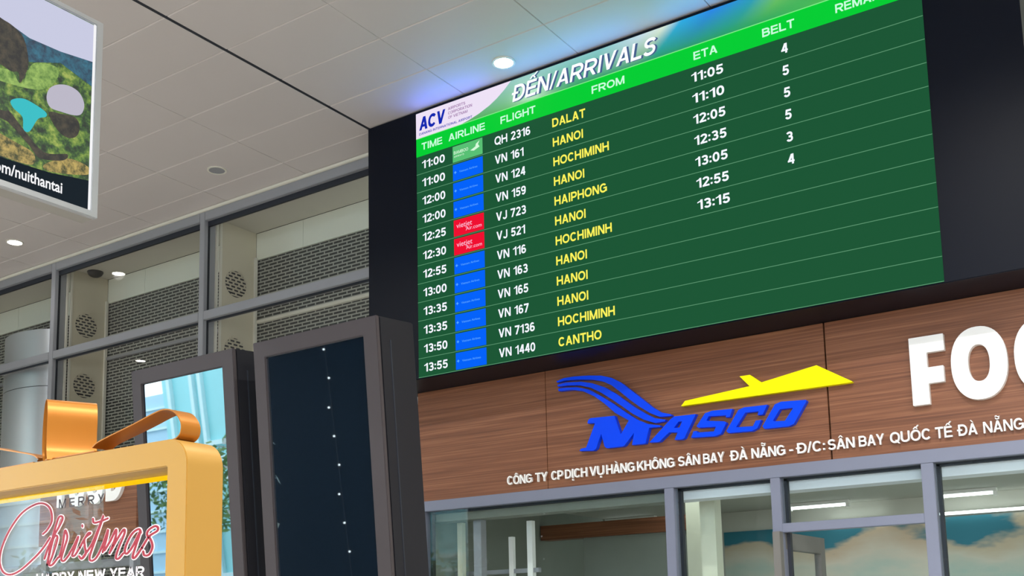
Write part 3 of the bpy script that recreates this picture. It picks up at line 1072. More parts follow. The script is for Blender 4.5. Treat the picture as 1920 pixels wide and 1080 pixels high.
# ------------------------------------------------------------------ shop sign fascia
sign = thing('shop_sign', 'long wood-grain fascia sign with blue and yellow logo and white lettering above the shop windows', 'sign', (-2.3, 7.05, 2.637))
for x0, x1 in ((-5.56, -4.308), (-4.304, -2.142), (-2.132, 0.9)):
    MB().box(x0, x1, 7.0, 7.1, 2.637, 3.553).build('wood_panel', 'wood_laminate', sign, bevel=0.0015)
LOGO = {
 'feather': [[(-4.182,3.449),(-4.118,3.464),(-4.025,3.463),(-3.902,3.452),(-3.797,3.436),(-3.708,3.406),(-3.629,3.358),(-3.538,3.279),(-3.455,3.205),(-3.386,3.144),(-3.318,3.096),(-3.243,3.073),(-3.24,3.06),(-3.334,3.066),(-3.402,3.1),(-3.485,3.157),(-3.562,3.22),(-3.639,3.29),(-3.71,3.35),(-3.783,3.391),(-3.873,3.417),(-3.995,3.435),(-4.103,3.444),(-4.174,3.437)],
  [(-4.175,3.42),(-4.096,3.428),(-3.965,3.414),(-3.874,3.39),(-3.77,3.345),(-3.676,3.282),(-3.598,3.218),(-3.528,3.162),(-3.452,3.11),(-3.369,3.06),(-3.286,3.04),(-3.294,3.028),(-3.371,3.025),(-3.461,3.062),(-3.545,3.115),(-3.629,3.182),(-3.715,3.247),(-3.802,3.309),(-3.89,3.359),(-3.981,3.389),(-4.081,3.403),(-4.168,3.405)]],
 'M': [(-4.168,3.391),(-4.097,3.388),(-4.004,3.378),(-3.906,3.347),(-3.803,3.282),(-3.708,3.216),(-3.602,3.133),(-3.511,3.068),(-3.427,3.026),(-3.33,3.004),(-3.33,2.993),(-3.418,2.995),(-3.451,2.889),(-3.469,2.885),(-3.561,2.887),(-3.541,2.974),(-3.619,2.892),(-3.634,2.885),(-3.769,2.887),(-3.786,2.901),(-3.81,2.999),(-3.855,2.895),(-3.878,2.881),(-3.999,2.891),(-3.987,2.907),(-3.941,2.911),(-3.859,3.085),(-3.923,3.09),(-3.918,3.113),(-3.899,3.127),(-3.694,3.12),(-3.648,2.977),(-3.579,3.07),(-3.689,3.141),(-3.775,3.222),(-3.855,3.286),(-3.952,3.34),(-4.044,3.364),(-4.165,3.37)],
 'S': [(-2.783,3.052),(-2.934,3.058),(-2.986,3.047),(-3.054,2.963),(-3.04,2.951),(-2.91,2.942),(-2.926,2.912),(-3.053,2.919),(-3.052,2.93),(-3.078,2.931),(-3.099,2.887),(-2.921,2.877),(-2.876,2.889),(-2.832,2.96),(-2.846,2.973),(-2.978,2.993),(-2.958,3.022),(-2.829,3.012),(-2.837,2.999),(-2.805,2.997)],
 'C': [(-2.534,3.047),(-2.701,3.051),(-2.741,3.039),(-2.836,2.903),(-2.821,2.887),(-2.653,2.881),(-2.613,2.897),(-2.582,2.95),(-2.622,2.95),(-2.644,2.914),(-2.765,2.921),(-2.692,3.014),(-2.598,3.01),(-2.608,2.986),(-2.571,2.985)],
 'plane': [(-3.164,3.121),(-3.132,3.155),(-2.653,3.192),(-2.721,3.27),(-2.646,3.27),(-2.568,3.206),(-2.187,3.266),(-1.961,3.124),(-1.971,3.119)],
}
for p in LOGO['feather']:
    MB().prism(p, WALL, 6.957, 7.0).build('logo_feather', 'sign_blue', sign, bevel=0.0012)
for k in 'MSC':
    MB().prism(LOGO[k], WALL, 6.957, 7.0).build('logo_letter', 'sign_blue', sign, bevel=0.0012)


def holed(outer, hole, name, mat, bevel=0.0):
    """letter with a counter: both outlines resampled to the same count by angle"""
    c = Vector((sum(p[0] for p in hole) / len(hole), sum(p[1] for p in hole) / len(hole)))

    def hit(poly, a):
        d = Vector((math.cos(a), math.sin(a)))
        best = None
        for i in range(len(poly)):
            p, q = Vector(poly[i]) - c, Vector(poly[(i + 1) % len(poly)]) - c
            e = q - p
            den = d.x * e.y - d.y * e.x
            if abs(den) < 1e-12:
                continue
            t = (p.x * e.y - p.y * e.x) / den
            u = (p.x * d.y - p.y * d.x) / den
            if t > 0 and -1e-6 <= u <= 1 + 1e-6 and (best is None or t < best):
                best = t
        return c + d * best
    angs = set(2 * PI * k / 48 for k in range(48))
    for poly in (outer, hole):
        for p in poly:
            angs.add(math.atan2(p[1] - c.y, p[0] - c.x) % (2 * PI))
    angs = sorted(angs)
    O_, I_ = [tuple(hit(outer, a)) for a in angs], [tuple(hit(hole, a)) for a in angs]
    return MB().ring(O_, I_, WALL, 6.957, 7.0).build(name, mat, sign)


# A: bow around its counter plus the two feet as one mesh
a = MB()
A_out = [(-3.422,2.89),(-3.245,3.041),(-3.216,3.054),(-3.054,3.05),(-3.149,2.89),(-3.17,2.883),(-3.224,2.887),(-3.198,2.937),(-3.263,2.945),(-3.338,2.889),(-3.356,2.885)]
a.prism([(-3.422,2.89),(-3.245,3.041),(-3.216,3.054),(-3.188,3.012),(-3.224,2.972),(-3.263,2.945),(-3.338,2.889),(-3.356,2.885)], WALL, 6.957, 7.0)
a.prism([(-3.216,3.054),(-3.054,3.05),(-3.149,2.89),(-3.17,2.883),(-3.224,2.887),(-3.198,2.937),(-3.263,2.945),(-3.224,2.972),(-3.183,2.97),(-3.16,3.012),(-3.188,3.012)], WALL, 6.957, 7.0)
a.build('logo_letter', 'sign_blue', sign)
holed([(-2.271,3.045),(-2.44,3.055),(-2.482,3.043),(-2.577,2.905),(-2.565,2.886),(-2.396,2.883),(-2.361,2.895),(-2.268,3.035)],
      [(-2.368,3.004),(-2.45,3.005),(-2.503,2.933),(-2.492,2.929),(-2.42,2.923),(-2.361,3.0)], 'logo_letter', 'sign_blue')
MB().prism(LOGO['plane'], WALL, 6.957, 7.0).build('logo_plane', 'sign_yellow', sign, bevel=0.0012)


def superel(cx, cz, rx, rz, n=2.25, k=48):
    out = []
    for i in range(k):
        t = 2 * PI * i / k
        c, s = math.cos(t), math.sin(t)
        out.append((cx + rx * math.copysign(abs(c) ** (2 / n), c), cz + rz * math.copysign(abs(s) ** (2 / n), s)))
    return out


def food_word(x0, zb, h, yf, yb, parent, cx_scale=1.0, mat='sign_white'):
    """the four white letters F O O D, each a solid of its own; h = cap height"""
    k = h / 0.433
    X = lambda v: x0 + v * k * cx_scale
    Z = lambda v: zb + v * k
    P = lambda pts: [(X(u), Z(v)) for u, v in pts]
    MB().prism(P([(0, 0), (0.102, 0), (0.102, 0.13), (0.196, 0.13), (0.196, 0.232), (0.102, 0.232), (0.102, 0.327), (0.208, 0.327), (0.208, 0.433), (0, 0.433)]), WALL, yf, yb).build('letter', mat, parent, bevel=0.002)
    for cx in (0.401, 0.759):
        MB().ring(P(superel(cx, 0.216, 0.160, 0.226)), P(superel(cx, 0.216, 0.061, 0.114)), WALL, yf, yb).build('letter', mat, parent)
    d_o, d_i = [], []
    for i in range(40):
        t = -PI / 2 + PI * i / 39
        d_o.append((1.10 + 0.185 * math.cos(t), 0.216 + 0.216 * math.sin(t)))
        d_i.append((1.10 + 0.085 * math.cos(t), 0.216 + 0.117 * math.sin(t)))
    d_o += [(0.97, 0.433), (0.97, 0.0)]
    d_i += [(1.072, 0.333), (1.072, 0.099)]
    MB().ring(P(d_o), P(d_i), WALL, yf, yb).build('letter', mat, parent)


food_word(-1.598, 2.914, 0.431, 6.957, 7.0, sign)
words = [('CÔNG', -4.661, -4.434), ('TY', -4.402, -4.297), ('CP', -4.259, -4.158), ('DỊCH', -4.138, -3.949), ('VỤ', -3.926, -3.806),
         ('HÀNG', -3.786, -3.555), ('KHÔNG', -3.534, -3.241), ('SÂN', -3.210, -3.048), ('BAY', -3.021, -2.868), ('ĐÀ', -2.826, -2.702),
         ('NẴNG', -2.670, -2.436), ('-', -2.408, -2.384), ('Đ/C:', -2.362, -2.170), ('SÂN', -2.148, -1.978), ('BAY', -1.950, -1.793),
         ('QUỐC', -1.755, -1.515), ('TẾ', -1.483, -1.385), ('ĐÀ', -1.356, -1.242), ('NẴNG', -1.207, -0.985)]
for w, x0, x1 in words:
    mb = MB()
    lettering(mb, w, x0, x1 - x0, 2.697, 0.069, 6.99, 0.008, 0, 0.02)
    mb.build('address_word', 'sign_white', sign)

# ------------------------------------------------------------------ shop front below the sign
f = MB()
f.box(-5.56, 0.9, 6.985, 7.06, 2.553, 2.637)
f.build('trim_2', 'storefront_grey', kind='structure', bevel=0.003)
posts = [(-5.56, -5.49), (-3.335, -3.262), (-2.556, -2.488), (-1.587, -1.512), (0.83, 0.90)]
for k in range(len(posts) - 1):
    (a0, a1), (b0, b1) = posts[k], posts[k + 1]
    f = MB()
    f.box(b0, b1, 6.985, 7.06, 0.01, 2.552)
    if k == 0:
        f.box(a0, a1, 6.985, 7.06, 0.01, 2.552)
    if k != 2:
        f.box(a1, b0, 6.99, 7.05, 0.01, 0.12)
    else:
        f.box(a1, b0, 6.985, 7.06, 2.185, 2.245)
    w = f.build('window_%d' % (k + 4), 'storefront_grey', kind='structure', bevel=0.003)
    g = MB()
    g.box(a1, a1 + 0.022, 7.06, 7.10, 0.12, 2.55)
    g.box(a1, b0, 7.06, 7.10, 2.535, 2.553)
    g.build('gasket', 'gasket', w)
    MB().box(a1, b0, 7.02, 7.027, 0.12 if k != 2 else 2.245, 2.552).build('pane', 'pane_shop', w)

# open door leaf, hinged on the left jamb and swung into the shop
DX, DY0, DY1, DT = -2.49, 6.93, 7.80, 0.05
leaf_fn = lambda x, y, z: (x + (y - DY0) * 0.02, y, z)
f = MB()
for (y0, y1, z0, z1) in ((DY0, DY0 + 0.07, 0.012, 2.19), (DY1 - 0.09, DY1, 0.012, 2.19), (DY0 + 0.07, DY1 - 0.09, 2.075, 2.19), (DY0 + 0.07, DY1 - 0.09, 0.012, 0.2)):
    f.box(DX - DT, DX, y0, y1, z0, z1, leaf_fn)
dr = f.build('door_1', 'door_grey', kind='structure', bevel=0.002)
MB().box(DX - 0.03, DX - 0.022, DY0 + 0.07, DY1 - 0.09, 0.2, 2.075, leaf_fn).build('door_glass', 'pane_shop', dr)
MB().tube([(DX + 0.005, 7.70, 1.3), (DX + 0.055, 7.70, 1.3), (DX + 0.055, 7.70, 0.85), (DX + 0.005, 7.70, 0.85)], 0.012).build('door_handle', 'aluminium_pale', dr, smooth=True)

# shop interior
MB().box(-5.6, 1.2, 7.1, 10.6, 2.72, 2.749).build('ceiling', 'shop_ceiling', kind='structure')
MB().box(-5.6, 1.2, 10.5, 10.6, 0, 2.719).build('wall_back', 'shop_wall_white', kind='structure')
MB().box(-5.65, -5.561, 7.1, 10.6, 0, 2.76).build('wall_left', 'shop_wall_grey', kind='structure')
MB().box(1.0, 1.2, 7.12, 10.5, 0, 2.719).build('wall_right', 'shop_wall_white', kind='structure')
MB().box(-5.6, 0.9, 7.11, 10.6, -0.04, 0.004).build('floor', 'floor_tile', kind='structure')
mu = MB().box(-4.35, 1.0, 10.47, 10.499, 0.9, 2.515)
mu.build('wall_mural', 'mural_paint', origin=(-1.7, 10.48, 0.9), label='teal sky and beige cloud mural on the back wall of the shop', cat='mural')
# dark grey partition and pale posts in the left part of the shop
MB().box(-5.1, -4.05, 8.9, 8.98, 0, 2.42).build('partition_wall', 'shop_wall_grey', label='plain grey-green partition inside the shop, behind the left window', cat='partition')
MB().box(-5.55, -3.9, 8.86, 9.0, 2.421, 2.56).build('wood_lintel', 'wood_laminate', label='brown wooden lintel over the grey partition inside the shop', cat='lintel')
for (x, y, w_, z1, lab) in ((-5.43, 7.35, 0.05, 2.48, 'slim cream upright at the far left end of the shop window'),
                            (-5.155, 7.2, 0.075, 2.474, 'grey upright post just inside the shop window, left end'),
                            (-4.98, 7.45, 0.04, 2.34, 'shorter bright white upright inside the left shop window'),
                            (-4.80, 7.45, 0.05, 2.46, 'taller bright white upright inside the left shop window'),
                            (-3.98, 8.75, 0.14, 2.70, 'cream post right of the grey partition inside the shop'),
                            (-3.32, 7.55, 0.12, 2.71, 'cream post behind the shop window, left of the mural')):
    MB().box(x, x + w_, y, y + w_, 0.005, z1).build('interior_post', 'aluminium_grey' if 'grey upright' in lab else 'sign_white' if 'bright white' in lab else 'shop_post', label=lab, cat='post')
MB().box(-5.54, -4.70, 7.46, 7.50, 2.04, 2.075).build('partition_rail', 'aluminium_grey', label='thin grey cross rail joining the uprights in the left shop window', cat='rail')
MB().box(-5.54, -3.322, 7.12, 7.30, 2.475, 2.552).build('shutter_box', 'shop_wall_grey', label='shutter box inside the left shop window, greyed to look less lit', cat='shutter box', bevel=0.004)  # left run of the same beam; its weaker light is put into the grey
MB().box(-3.32, 0.98, 7.12, 7.30, 2.475, 2.552).build('shutter_box', 'shop_beam', label='pale bluish shutter box inside the middle and right shop windows', cat='shutter box', bevel=0.004)
# fluorescent battens
tubes = [(-3.56, -2.98, 10.2, 'bright tube light on the shop ceiling above the open door'),
         (-2.17, -1.70, 10.2, 'bright tube light on the shop ceiling near the cloud mural, right'),
         (-5.58, -4.98, 10.2, 'slim tube light on the shop ceiling behind the left window')]
for x0, x1, lab in ((-3.26, -2.70, 'wall tube light along the top of the cloud mural, above the door'), (-2.26, -0.9, 'long wall tube light along the top of the cloud mural, right')):
    t = thing('wall_tube_light', lab, 'wall light', ((x0 + x1) / 2, 10.46, 2.545), 'tube lights along the mural')
    MB().box(x0, x1, 10.455, 10.499, 2.53, 2.56).build('batten', 'sign_white', t)
    MB().tube([(x0 + 0.02, 10.44, 2.545), (x1 - 0.02, 10.44, 2.545)], 0.012, 10).build('tube', 'tube_white', t, smooth=True)
for x0, x1, y, lab in tubes:
    t = thing('tube_light', lab, 'ceiling light', ((x0 + x1) / 2, y, 2.719), 'tube lights on the shop ceiling')
    MB().box(x0, x1, y - 0.04, y + 0.04, 2.69, 2.719).build('batten', 'sign_white', t)
    MB().tube([(x0 + 0.03, y, 2.676), (x1 - 0.03, y, 2.676)], 0.012, 10).build('tube', 'tube_white', t, smooth=True)
    for xe in (x0, x1 - 0.03):
        MB().box(xe, xe + 0.03, y - 0.02, y + 0.02, 2.652, 2.69).build('end_cap', 'sign_white', t)
# ceiling air vent cassette
t = thing('ceiling_cassette', 'grey ceiling air cassette inside the shop, right of the door', 'air conditioner', (-1.35, 8.6, 2.72))
MB().box(-1.5, -0.6, 8.05, 8.5, 2.690, 2.719).build('casing', 'aluminium_grey', t, bevel=0.004)
for i in range(3):
    MB().box(-1.42, -0.68, 8.11 + 0.12 * i, 8.18 + 0.12 * i, 2.684, 2.689).build('slot', 'slot_dark', t)

# ------------------------------------------------------------------ two leaning totem screens
LEAN = math.radians(5.0)
TH = 2.72


def totem_pt(xl):
    def fn(u, s, t):          # u across, s down the face from its top edge, t into the body
        return (xl + u, 3.50 + s * math.sin(LEAN) + t * math.cos(LEAN), 2.957 - s * math.cos(LEAN) + t * math.sin(LEAN))
    return fn


def totem(xl, label):
    W = 0.763
    F = totem_pt(xl)
    t = thing('display_totem', label, 'digital totem', (xl + W / 2, 3.95, 0), 'black digital totems before the glazed wall')
    MB().box(0.0, W, 0.0, TH, 0.022, 0.262, F).build('body', 'totem_shaded', t, bevel=0.006)
    face = lambda a, b, d: F(a, b, d)
    MB().ring(rect(0, W, 0, TH), rect(0.076, 0.683, 0.078, 1.34), face, 0.0, 0.0215).build('bezel', 'totem_grey', t, bevel=0.003)
    MB().box(0.074, 0.685, 0.076, 1.342, 0.012, 0.0212, F).build('screen', 'totem_glass', t)
    MB().box(W, W + 0.003, 0.10, TH - 0.1, 0.085, 0.092, F).build('seam', 'gasket', t)
    l = MB().box(0.708, 0.722, 1.22, 1.275, -0.004, -0.0003, F)
    l.build('lock', 'gasket', t)
    MB().box(xl - 0.04, xl + W + 0.04, 3.62, 4.1, 0.001, 0.235).build('plinth', 'totem_shaded', t, bevel=0.01)
    return t


tA = totem(-3.771, 'tall leaning black totem with a dark screen, left of the green flight board')


def copy_tree(o, parent=None):
    c = o.copy()
    COL.objects.link(c)
    if parent is not None:
        c.parent = parent
    for ch in o.children:
        copy_tree(ch, c)
    return c


tB = copy_tree(tA)
tB.location.x += -0.9025
tB['label'] = 'tall leaning black totem with a pale blue reflecting screen, behind the gold gift frame'

# ------------------------------------------------------------------ gold gift-box frame
FY0, FY1 = 1.68, 1.791
GX0, GX1, GZ = -3.096, -2.026, 2.0512
gift = thing('gift_frame', 'gold gift-box photo frame with ribbon bow and Christmas lettering, lower left', 'photo frame', ((GX0 + GX1) / 2, 1.735, 0))


def round_rect(x0, x1, z0, z1, r, seg=8):
    pts = []
    for cx, cz, a0 in ((x1 - r, z1 - r, 0), (x0 + r, z1 - r, PI / 2), (x0 + r, z0 + r, PI), (x1 - r, z0 + r, 1.5 * PI)):
        for k in range(seg + 1):
            a = a0 + PI / 2 * k / seg
            pts.append((cx + r * math.cos(a), cz + r * math.sin(a)))
    return pts


MB().ring(round_rect(GX0, GX1, 0.001, GZ + 0.012, 0.066), round_rect(GX0 + 0.072, GX1 - 0.072, 0.072, 1.9972, 0.003), WALL, FY0, FY1).build('box_frame', 'gold_paint', gift, bevel=0.0025, smooth=True)
pane = MB().box(GX0 + 0.0725, GX1 - 0.0725, 1.7328, 1.7364, 0.0725, 1.9967).build('pane', 'pane_frame', gift)
MB().box(GX0 + 0.078, GX1 - 0.075, 1.772, 1.788, 1.9875, 1.9969).build('led_strip', 'led_yellow', gift)
K = {'C': [(-2.6670,1.8760),(-2.6472,1.8868),(-2.6286,1.9096),(-2.6376,1.9420),(-2.6700,1.9594),(-2.7150,1.9582),(-2.7738,1.9378),(-2.8254,1.8958),(-2.8578,1.8514),(-2.8656,1.8130),(-2.8482,1.7836),(-2.8116,1.7734),(-2.7636,1.7836),(-2.7054,1.8118),(-2.6664,1.8358),(-2.6328,1.8646)],
'h': [(-2.6556,1.8088),(-2.6316,1.8514),(-2.5908,1.8958),(-2.5806,1.9138),(-2.5956,1.9174),(-2.6118,1.8898),(-2.6310,1.8382),(-2.6418,1.7938)],
'h2': [(-2.6418,1.7938),(-2.6232,1.8508),(-2.6106,1.8676),(-2.6004,1.8598),(-2.6166,1.8214),(-2.6328,1.7932),(-2.6190,1.7914),(-2.5944,1.8094)],
'r': [(-2.5896,1.8094),(-2.5764,1.8424),(-2.5698,1.8736),(-2.5656,1.8784),(-2.5572,1.8598),(-2.5692,1.8316),(-2.5800,1.8052),(-2.5674,1.7992),(-2.5428,1.8172)],
'i': [(-2.5470,1.8148),(-2.5266,1.8370),(-2.5092,1.8592),(-2.5224,1.8316),(-2.5332,1.8118),(-2.5212,1.8112),(-2.5014,1.8304)],
'dot': [(-2.4948,1.8880),(-2.4924,1.8838)],
's': [(-2.5014,1.8304),(-2.4816,1.8526),(-2.4672,1.8658),(-2.4588,1.8640),(-2.4816,1.8526),(-2.4804,1.8316),(-2.4750,1.8136),(-2.4912,1.8004),(-2.5038,1.8076)],
't': [(-2.4912,1.8004),(-2.4474,1.8400),(-2.4060,1.9072),(-2.4354,1.8496),(-2.4582,1.8052),(-2.4516,1.7932),(-2.4330,1.7986),(-2.4138,1.8178)],
'tb': [(-2.4504,1.9018),(-2.4438,1.8910),(-2.4174,1.8928),(-2.3874,1.8982)],
'm': [(-2.4216,1.8082),(-2.4024,1.8370),(-2.3856,1.8688),(-2.3910,1.8466),(-2.4054,1.8124)],
'm2': [(-2.3976,1.8166),(-2.3742,1.8406),(-2.3538,1.8670),(-2.3550,1.8466),(-2.3772,1.8082)],
'm3': [(-2.3730,1.8130),(-2.3502,1.8394),(-2.3238,1.8646),(-2.3196,1.8544),(-2.3418,1.8184),(-2.3508,1.7968),(-2.3406,1.7926),(-2.3214,1.8052)],
'a': [(-2.2536,1.8526),(-2.2638,1.8622),(-2.2884,1.8526),(-2.3088,1.8292),(-2.3160,1.8094),(-2.3058,1.8040),(-2.2836,1.8226),(-2.2560,1.8580),(-2.2716,1.8244),(-2.2842,1.7956),(-2.2746,1.7926),(-2.2488,1.8154)],
's2': [(-2.2488,1.8154),(-2.2230,1.8412),(-2.1936,1.8526),(-2.1900,1.8604),(-2.2014,1.8652),(-2.2236,1.8580),(-2.2308,1.8466),(-2.2152,1.8310),(-2.2092,1.8136),(-2.2212,1.7968),(-2.2386,1.7956),(-2.2446,1.8058)]}


def spline(pts, per=7):
    P = [Vector(p) for p in pts]
    P = [2 * P[0] - P[1]] + P + [2 * P[-1] - P[-2]]
    out = []
    for i in range(1, len(P) - 2):
        for k in range(per):
            t = k / per
            p0, p1, p2, p3 = P[i - 1:i + 3]
            out.append(0.5 * (2 * p1 + (p2 - p0) * t + (2 * p0 - 5 * p1 + 4 * p2 - p3) * t * t + (3 * p1 - p0 - 3 * p2 + p3) * t ** 3))
    out.append(P[-2])
    return out


def stroke(mb, pts, half, y0, y1, pen=0.0):
    """flat brush stroke with thickness; pen adds width on the down-strokes"""
    S = spline(pts)
    n = len(S)
    L, R_ = [], []
    for i, p in enumerate(S):
        d = (S[min(i + 1, n - 1)] - S[max(i - 1, 0)])
        d = d.normalized() if d.length > 1e-9 else Vector((1, 0))
        w = half + pen * max(0.0, abs(d.y) - 0.3)
        nrm = Vector((-d.y, d.x)) * w
        L.append(p + nrm)
        R_.append(p - nrm)
    for i in range(n - 1):
        q = [L[i], L[i + 1], R_[i + 1], R_[i]]
        e = 0.00002 * (len(mb.f) // 4 % 13)
        vs = [(p.x, y0 - e, p.y) for p in q] + [(p.x, y1, p.y) for p in q]
        mb.add(vs, [(0, 1, 2, 3), (4, 7, 6, 5), (0, 4, 5, 1), (2, 6, 7, 3)])
    for c in (S[0], S[-1]):          # round pen ends
        mb.prism([(c.x + half * math.cos(2 * PI * k / 10), c.y + half * math.sin(2 * PI * k / 10)) for k in range(10)], WALL, y0 - 0.0003, y1)


wh, rd = MB(), MB()
dt = MB()
for k, p in K.items():
    stroke(wh, p, 0.0051, 1.7313, 1.7327, 0.0018)
    stroke(dt if k == 'dot' else rd, p, 0.0026, 1.7300, 1.7312, 0.0020)
wh.build('script_outline', 'script_white', pane, flat=True)
rd.build('script_lettering', 'script_red', pane, flat=True)
dt.build('script_dot', 'script_red', pane, flat=True)
mb = MB()
lettering(mb, 'M E R R Y', -2.602, 0.194, 1.9408, 0.024, 1.7322, 0.012)
mb.build('merry_lettering', 'letter_grey', pane)
mb = MB()
lettering(mb, 'HAPPY NEW YEAR', -2.692, 0.452, 1.7432, 0.0264, 1.7322, 0.018)
mb.build('new_year_lettering', 'script_white', pane)


def strip(prof, fn, w0, w1, th=0.003):
    """ribbon: profile swept between two edges, with thickness"""
    S = spline(prof, 8)
    n = len(S)
    mb = MB()
    off = []
    for i in range(n):
        d = (S[min(i + 1, n - 1)] - S[max(i - 1, 0)]).normalized()
        off.append(S[i] + Vector((-d.y, d.x)) * th)
    vs = []
    for a, b in zip(S, off):
        vs += [fn(a.x, a.y, w0), fn(a.x, a.y, w1), fn(b.x, b.y, w1), fn(b.x, b.y, w0)]
    fs = []
    for i in range(n - 1):
        q = 4 * i
        for e in ((0, 1), (1, 2), (2, 3), (3, 0)):
            fs.append((q + e[0], q + e[1], q + 4 + e[1], q + 4 + e[0]))
    fs += [(0, 1, 2, 3), tuple(4 * (n - 1) + k for k in (3, 2, 1, 0))]
    return mb.add(vs, fs)


BZ = 2.0642
bow = MB().box(-2.616, -2.40, 1.692, 1.779, BZ, BZ + 0.007).build('bow', 'gold_ribbon', gift, bevel=0.003)
# standing centre loop: its axis swings back to the right across the frame
LA = math.radians(66)
cl = lambda p, z, q: (-2.600 + q * math.cos(LA) + p * math.sin(LA), 1.688 + q * math.sin(LA) - p * math.cos(LA), z)
strip([(0.016, 2.066), (0.003, 2.095), (-0.002, 2.14), (-0.001, 2.19), (-0.010, 2.226), (-0.030, 2.236), (-0.052, 2.222), (-0.068, 2.18), (-0.072, 2.13), (-0.064, 2.09), (-0.045, 2.068)], cl, 0.0, 0.128).build('bow_loop', 'gold_ribbon', bow, smooth=True)
rl = lambda x, z, y: (x, y, z)
RP = [(-2.42, 2.080), (-2.386, 2.094), (-2.255, 2.121), (-2.18, 2.138), (-2.138, 2.143), (-2.105, 2.134), (-2.082, 2.112), (-2.076, 2.092), (-2.085, 2.074), (-2.12, 2.0665), (-2.25, 2.0665), (-2.40, 2.0675)]
strip(RP, rl, 1.700, 1.758).build('bow_loop', 'gold_ribbon', bow, smooth=True)
strip([(-5.076 - x, z) for x, z in RP], rl, 1.700, 1.758).build('bow_loop', 'gold_ribbon', bow, smooth=True)
strip([(1.7400, 2.0800), (1.7580, 2.1040), (1.7790, 2.1400), (1.7910, 2.1220), (1.7850, 2.0800), (1.7700, 2.0740)], lambda y, z, x: (x, y, z), -2.718, -2.646).build('bow_knot', 'gold_ribbon', bow, smooth=True)

# ------------------------------------------------------------------ hanging lightbox poster, upper left
AX = -4.5
ad = thing('hanging_lightbox', 'hanging lightbox poster of a green valley with a white boulder, upper left corner', 'poster', (-4.56, 2.1, 3.636))
YZF = lambda a, b, d: (AX - d, a, b)
AY0, AY1, AZ0, AZ1 = 1.05, 3.152, 3.636, 4.668
MB().ring(rect(AY0, AY1, AZ0, AZ1), rect(AY0 + 0.04, AY1 - 0.038, AZ0 + 0.032, AZ1 - 0.026), YZF, 0.0, 0.03).build('frame', 'aluminium_pale', ad, bevel=0.003)
MB().box(AX - 0.122, AX - 0.0305, AY0 + 0.004, AY1 - 0.004, AZ0 + 0.004, AZ1 - 0.004).build('box', 'box_side', ad)
pst = MB().box(AX - 0.03, AX - 0.012, AY0 + 0.039, AY1 - 0.037, AZ0 + 0.031, AZ1 - 0.025).build('picture', 'poster_forest', ad)


def poster(name, mat, pts, d):
    if not name.startswith(('sky', 'hill', 'footer')):
        n, P = len(pts), [Vector(p) for p in pts]
        pts = []
        for i in range(n):
            p0, p1, p2, p3 = P[i - 1], P[i], P[(i + 1) % n], P[(i + 2) % n]
            for k in range(5):
                t_ = k / 5
                pts.append(tuple(0.5 * (2 * p1 + (p2 - p0) * t_ + (2 * p0 - 5 * p1 + 4 * p2 - p3) * t_ * t_ + (3 * p1 - p0 - 3 * p2 + p3) * t_ ** 3)))
    MB().prism(pts, YZF, 0.0118 - d, 0.0121).build(name, mat, pst)


poster('sky_area', 'poster_sky', [(1.09, 4.64), (3.113, 4.64), (3.113, 4.444), (2.926, 4.418), (2.762, 4.412), (2.666, 4.435), (2.3, 4.46), (1.8, 4.40), (1.09, 4.45)], 0.0)
poster('hill_area', 'poster_hill', [(1.09, 4.45), (1.8, 4.40), (2.3, 4.46), (2.666, 4.435), (2.762, 4.412), (2.926, 4.418), (3.113, 4.444), (3.110, 4.31), (2.928, 4.36), (2.767, 4.294), (2.4, 4.30), (1.09, 4.28)], 0.0002)
poster('meadow_area', 'poster_meadow', [(2.3, 4.19), (2.615, 4.201), (2.675, 4.218), (2.73, 4.169), (2.788, 4.298), (2.919, 4.324), (2.868, 4.207), (2.71, 4.15), (2.3, 4.12)], 0.0003)
poster('figure_area', 'poster_bark', [(2.55, 4.43), (2.635, 4.441), (2.698, 4.424), (2.736, 4.39), (2.761, 4.297), (2.753, 4.241), (2.724, 4.172), (2.712, 4.218), (2.676, 4.208), (2.614, 4.221), (2.5, 4.22)], 0.0005)
poster('boulder_area', 'poster_stone', [(2.861, 4.151), (2.873, 4.204), (2.916, 4.243), (2.978, 4.263), (3.036, 4.25), (3.064, 4.202), (3.051, 4.148), (3.011, 4.124), (2.938, 4.114), (2.883, 4.113)], 0.0006)
poster('rock_area', 'poster_bark', [(2.873, 4.082), (2.939, 4.103), (3.012, 4.116), (3.042, 4.085), (3.032, 4.028), (2.988, 3.998), (2.931, 4.01)], 0.0004)
poster('pool_area', 'poster_teal', [(2.682, 4.067), (2.733, 4.098), (2.786, 4.099), (2.857, 4.081), (2.861, 4.057), (2.821, 4.03), (2.781, 3.953), (2.75, 3.951), (2.742, 4.009), (2.694, 4.036)], 0.0004)
poster('root_area', 'poster_bark', [(2.3, 4.05), (2.624, 4.003), (2.674, 4.013), (2.75, 3.951), (2.859, 3.879), (2.98, 3.913), (2.959, 3.873), (2.839, 3.841), (2.784, 3.882), (2.688, 3.947), (2.624, 3.963), (2.3, 3.98)], 0.0003)
poster('sand_area', 'poster_sand', [(2.5, 3.90), (2.711, 3.875), (2.807, 3.85), (2.778, 3.788), (2.5, 3.80)], 0.0002)
poster('sand_area', 'poster_sand', [(2.862, 3.818), (2.981, 3.892), (3.095, 3.89), (3.091, 3.846), (2.896, 3.794)], 0.0002)
poster('footer_area', 'poster_navy', [(1.09, 3.668), (3.113, 3.668), (3.113, 3.822), (2.896, 3.789), (2.757, 3.781), (2.634, 3.777), (1.09, 3.80)], 0.0003)
MB().box(AX - 0.0118, AX - 0.006, AY1 - 0.049, AY1 - 0.0385, AZ0 + 0.033, AZ1 - 0.027).build('edge_light', 'poster_text', ad)
mb = MB()
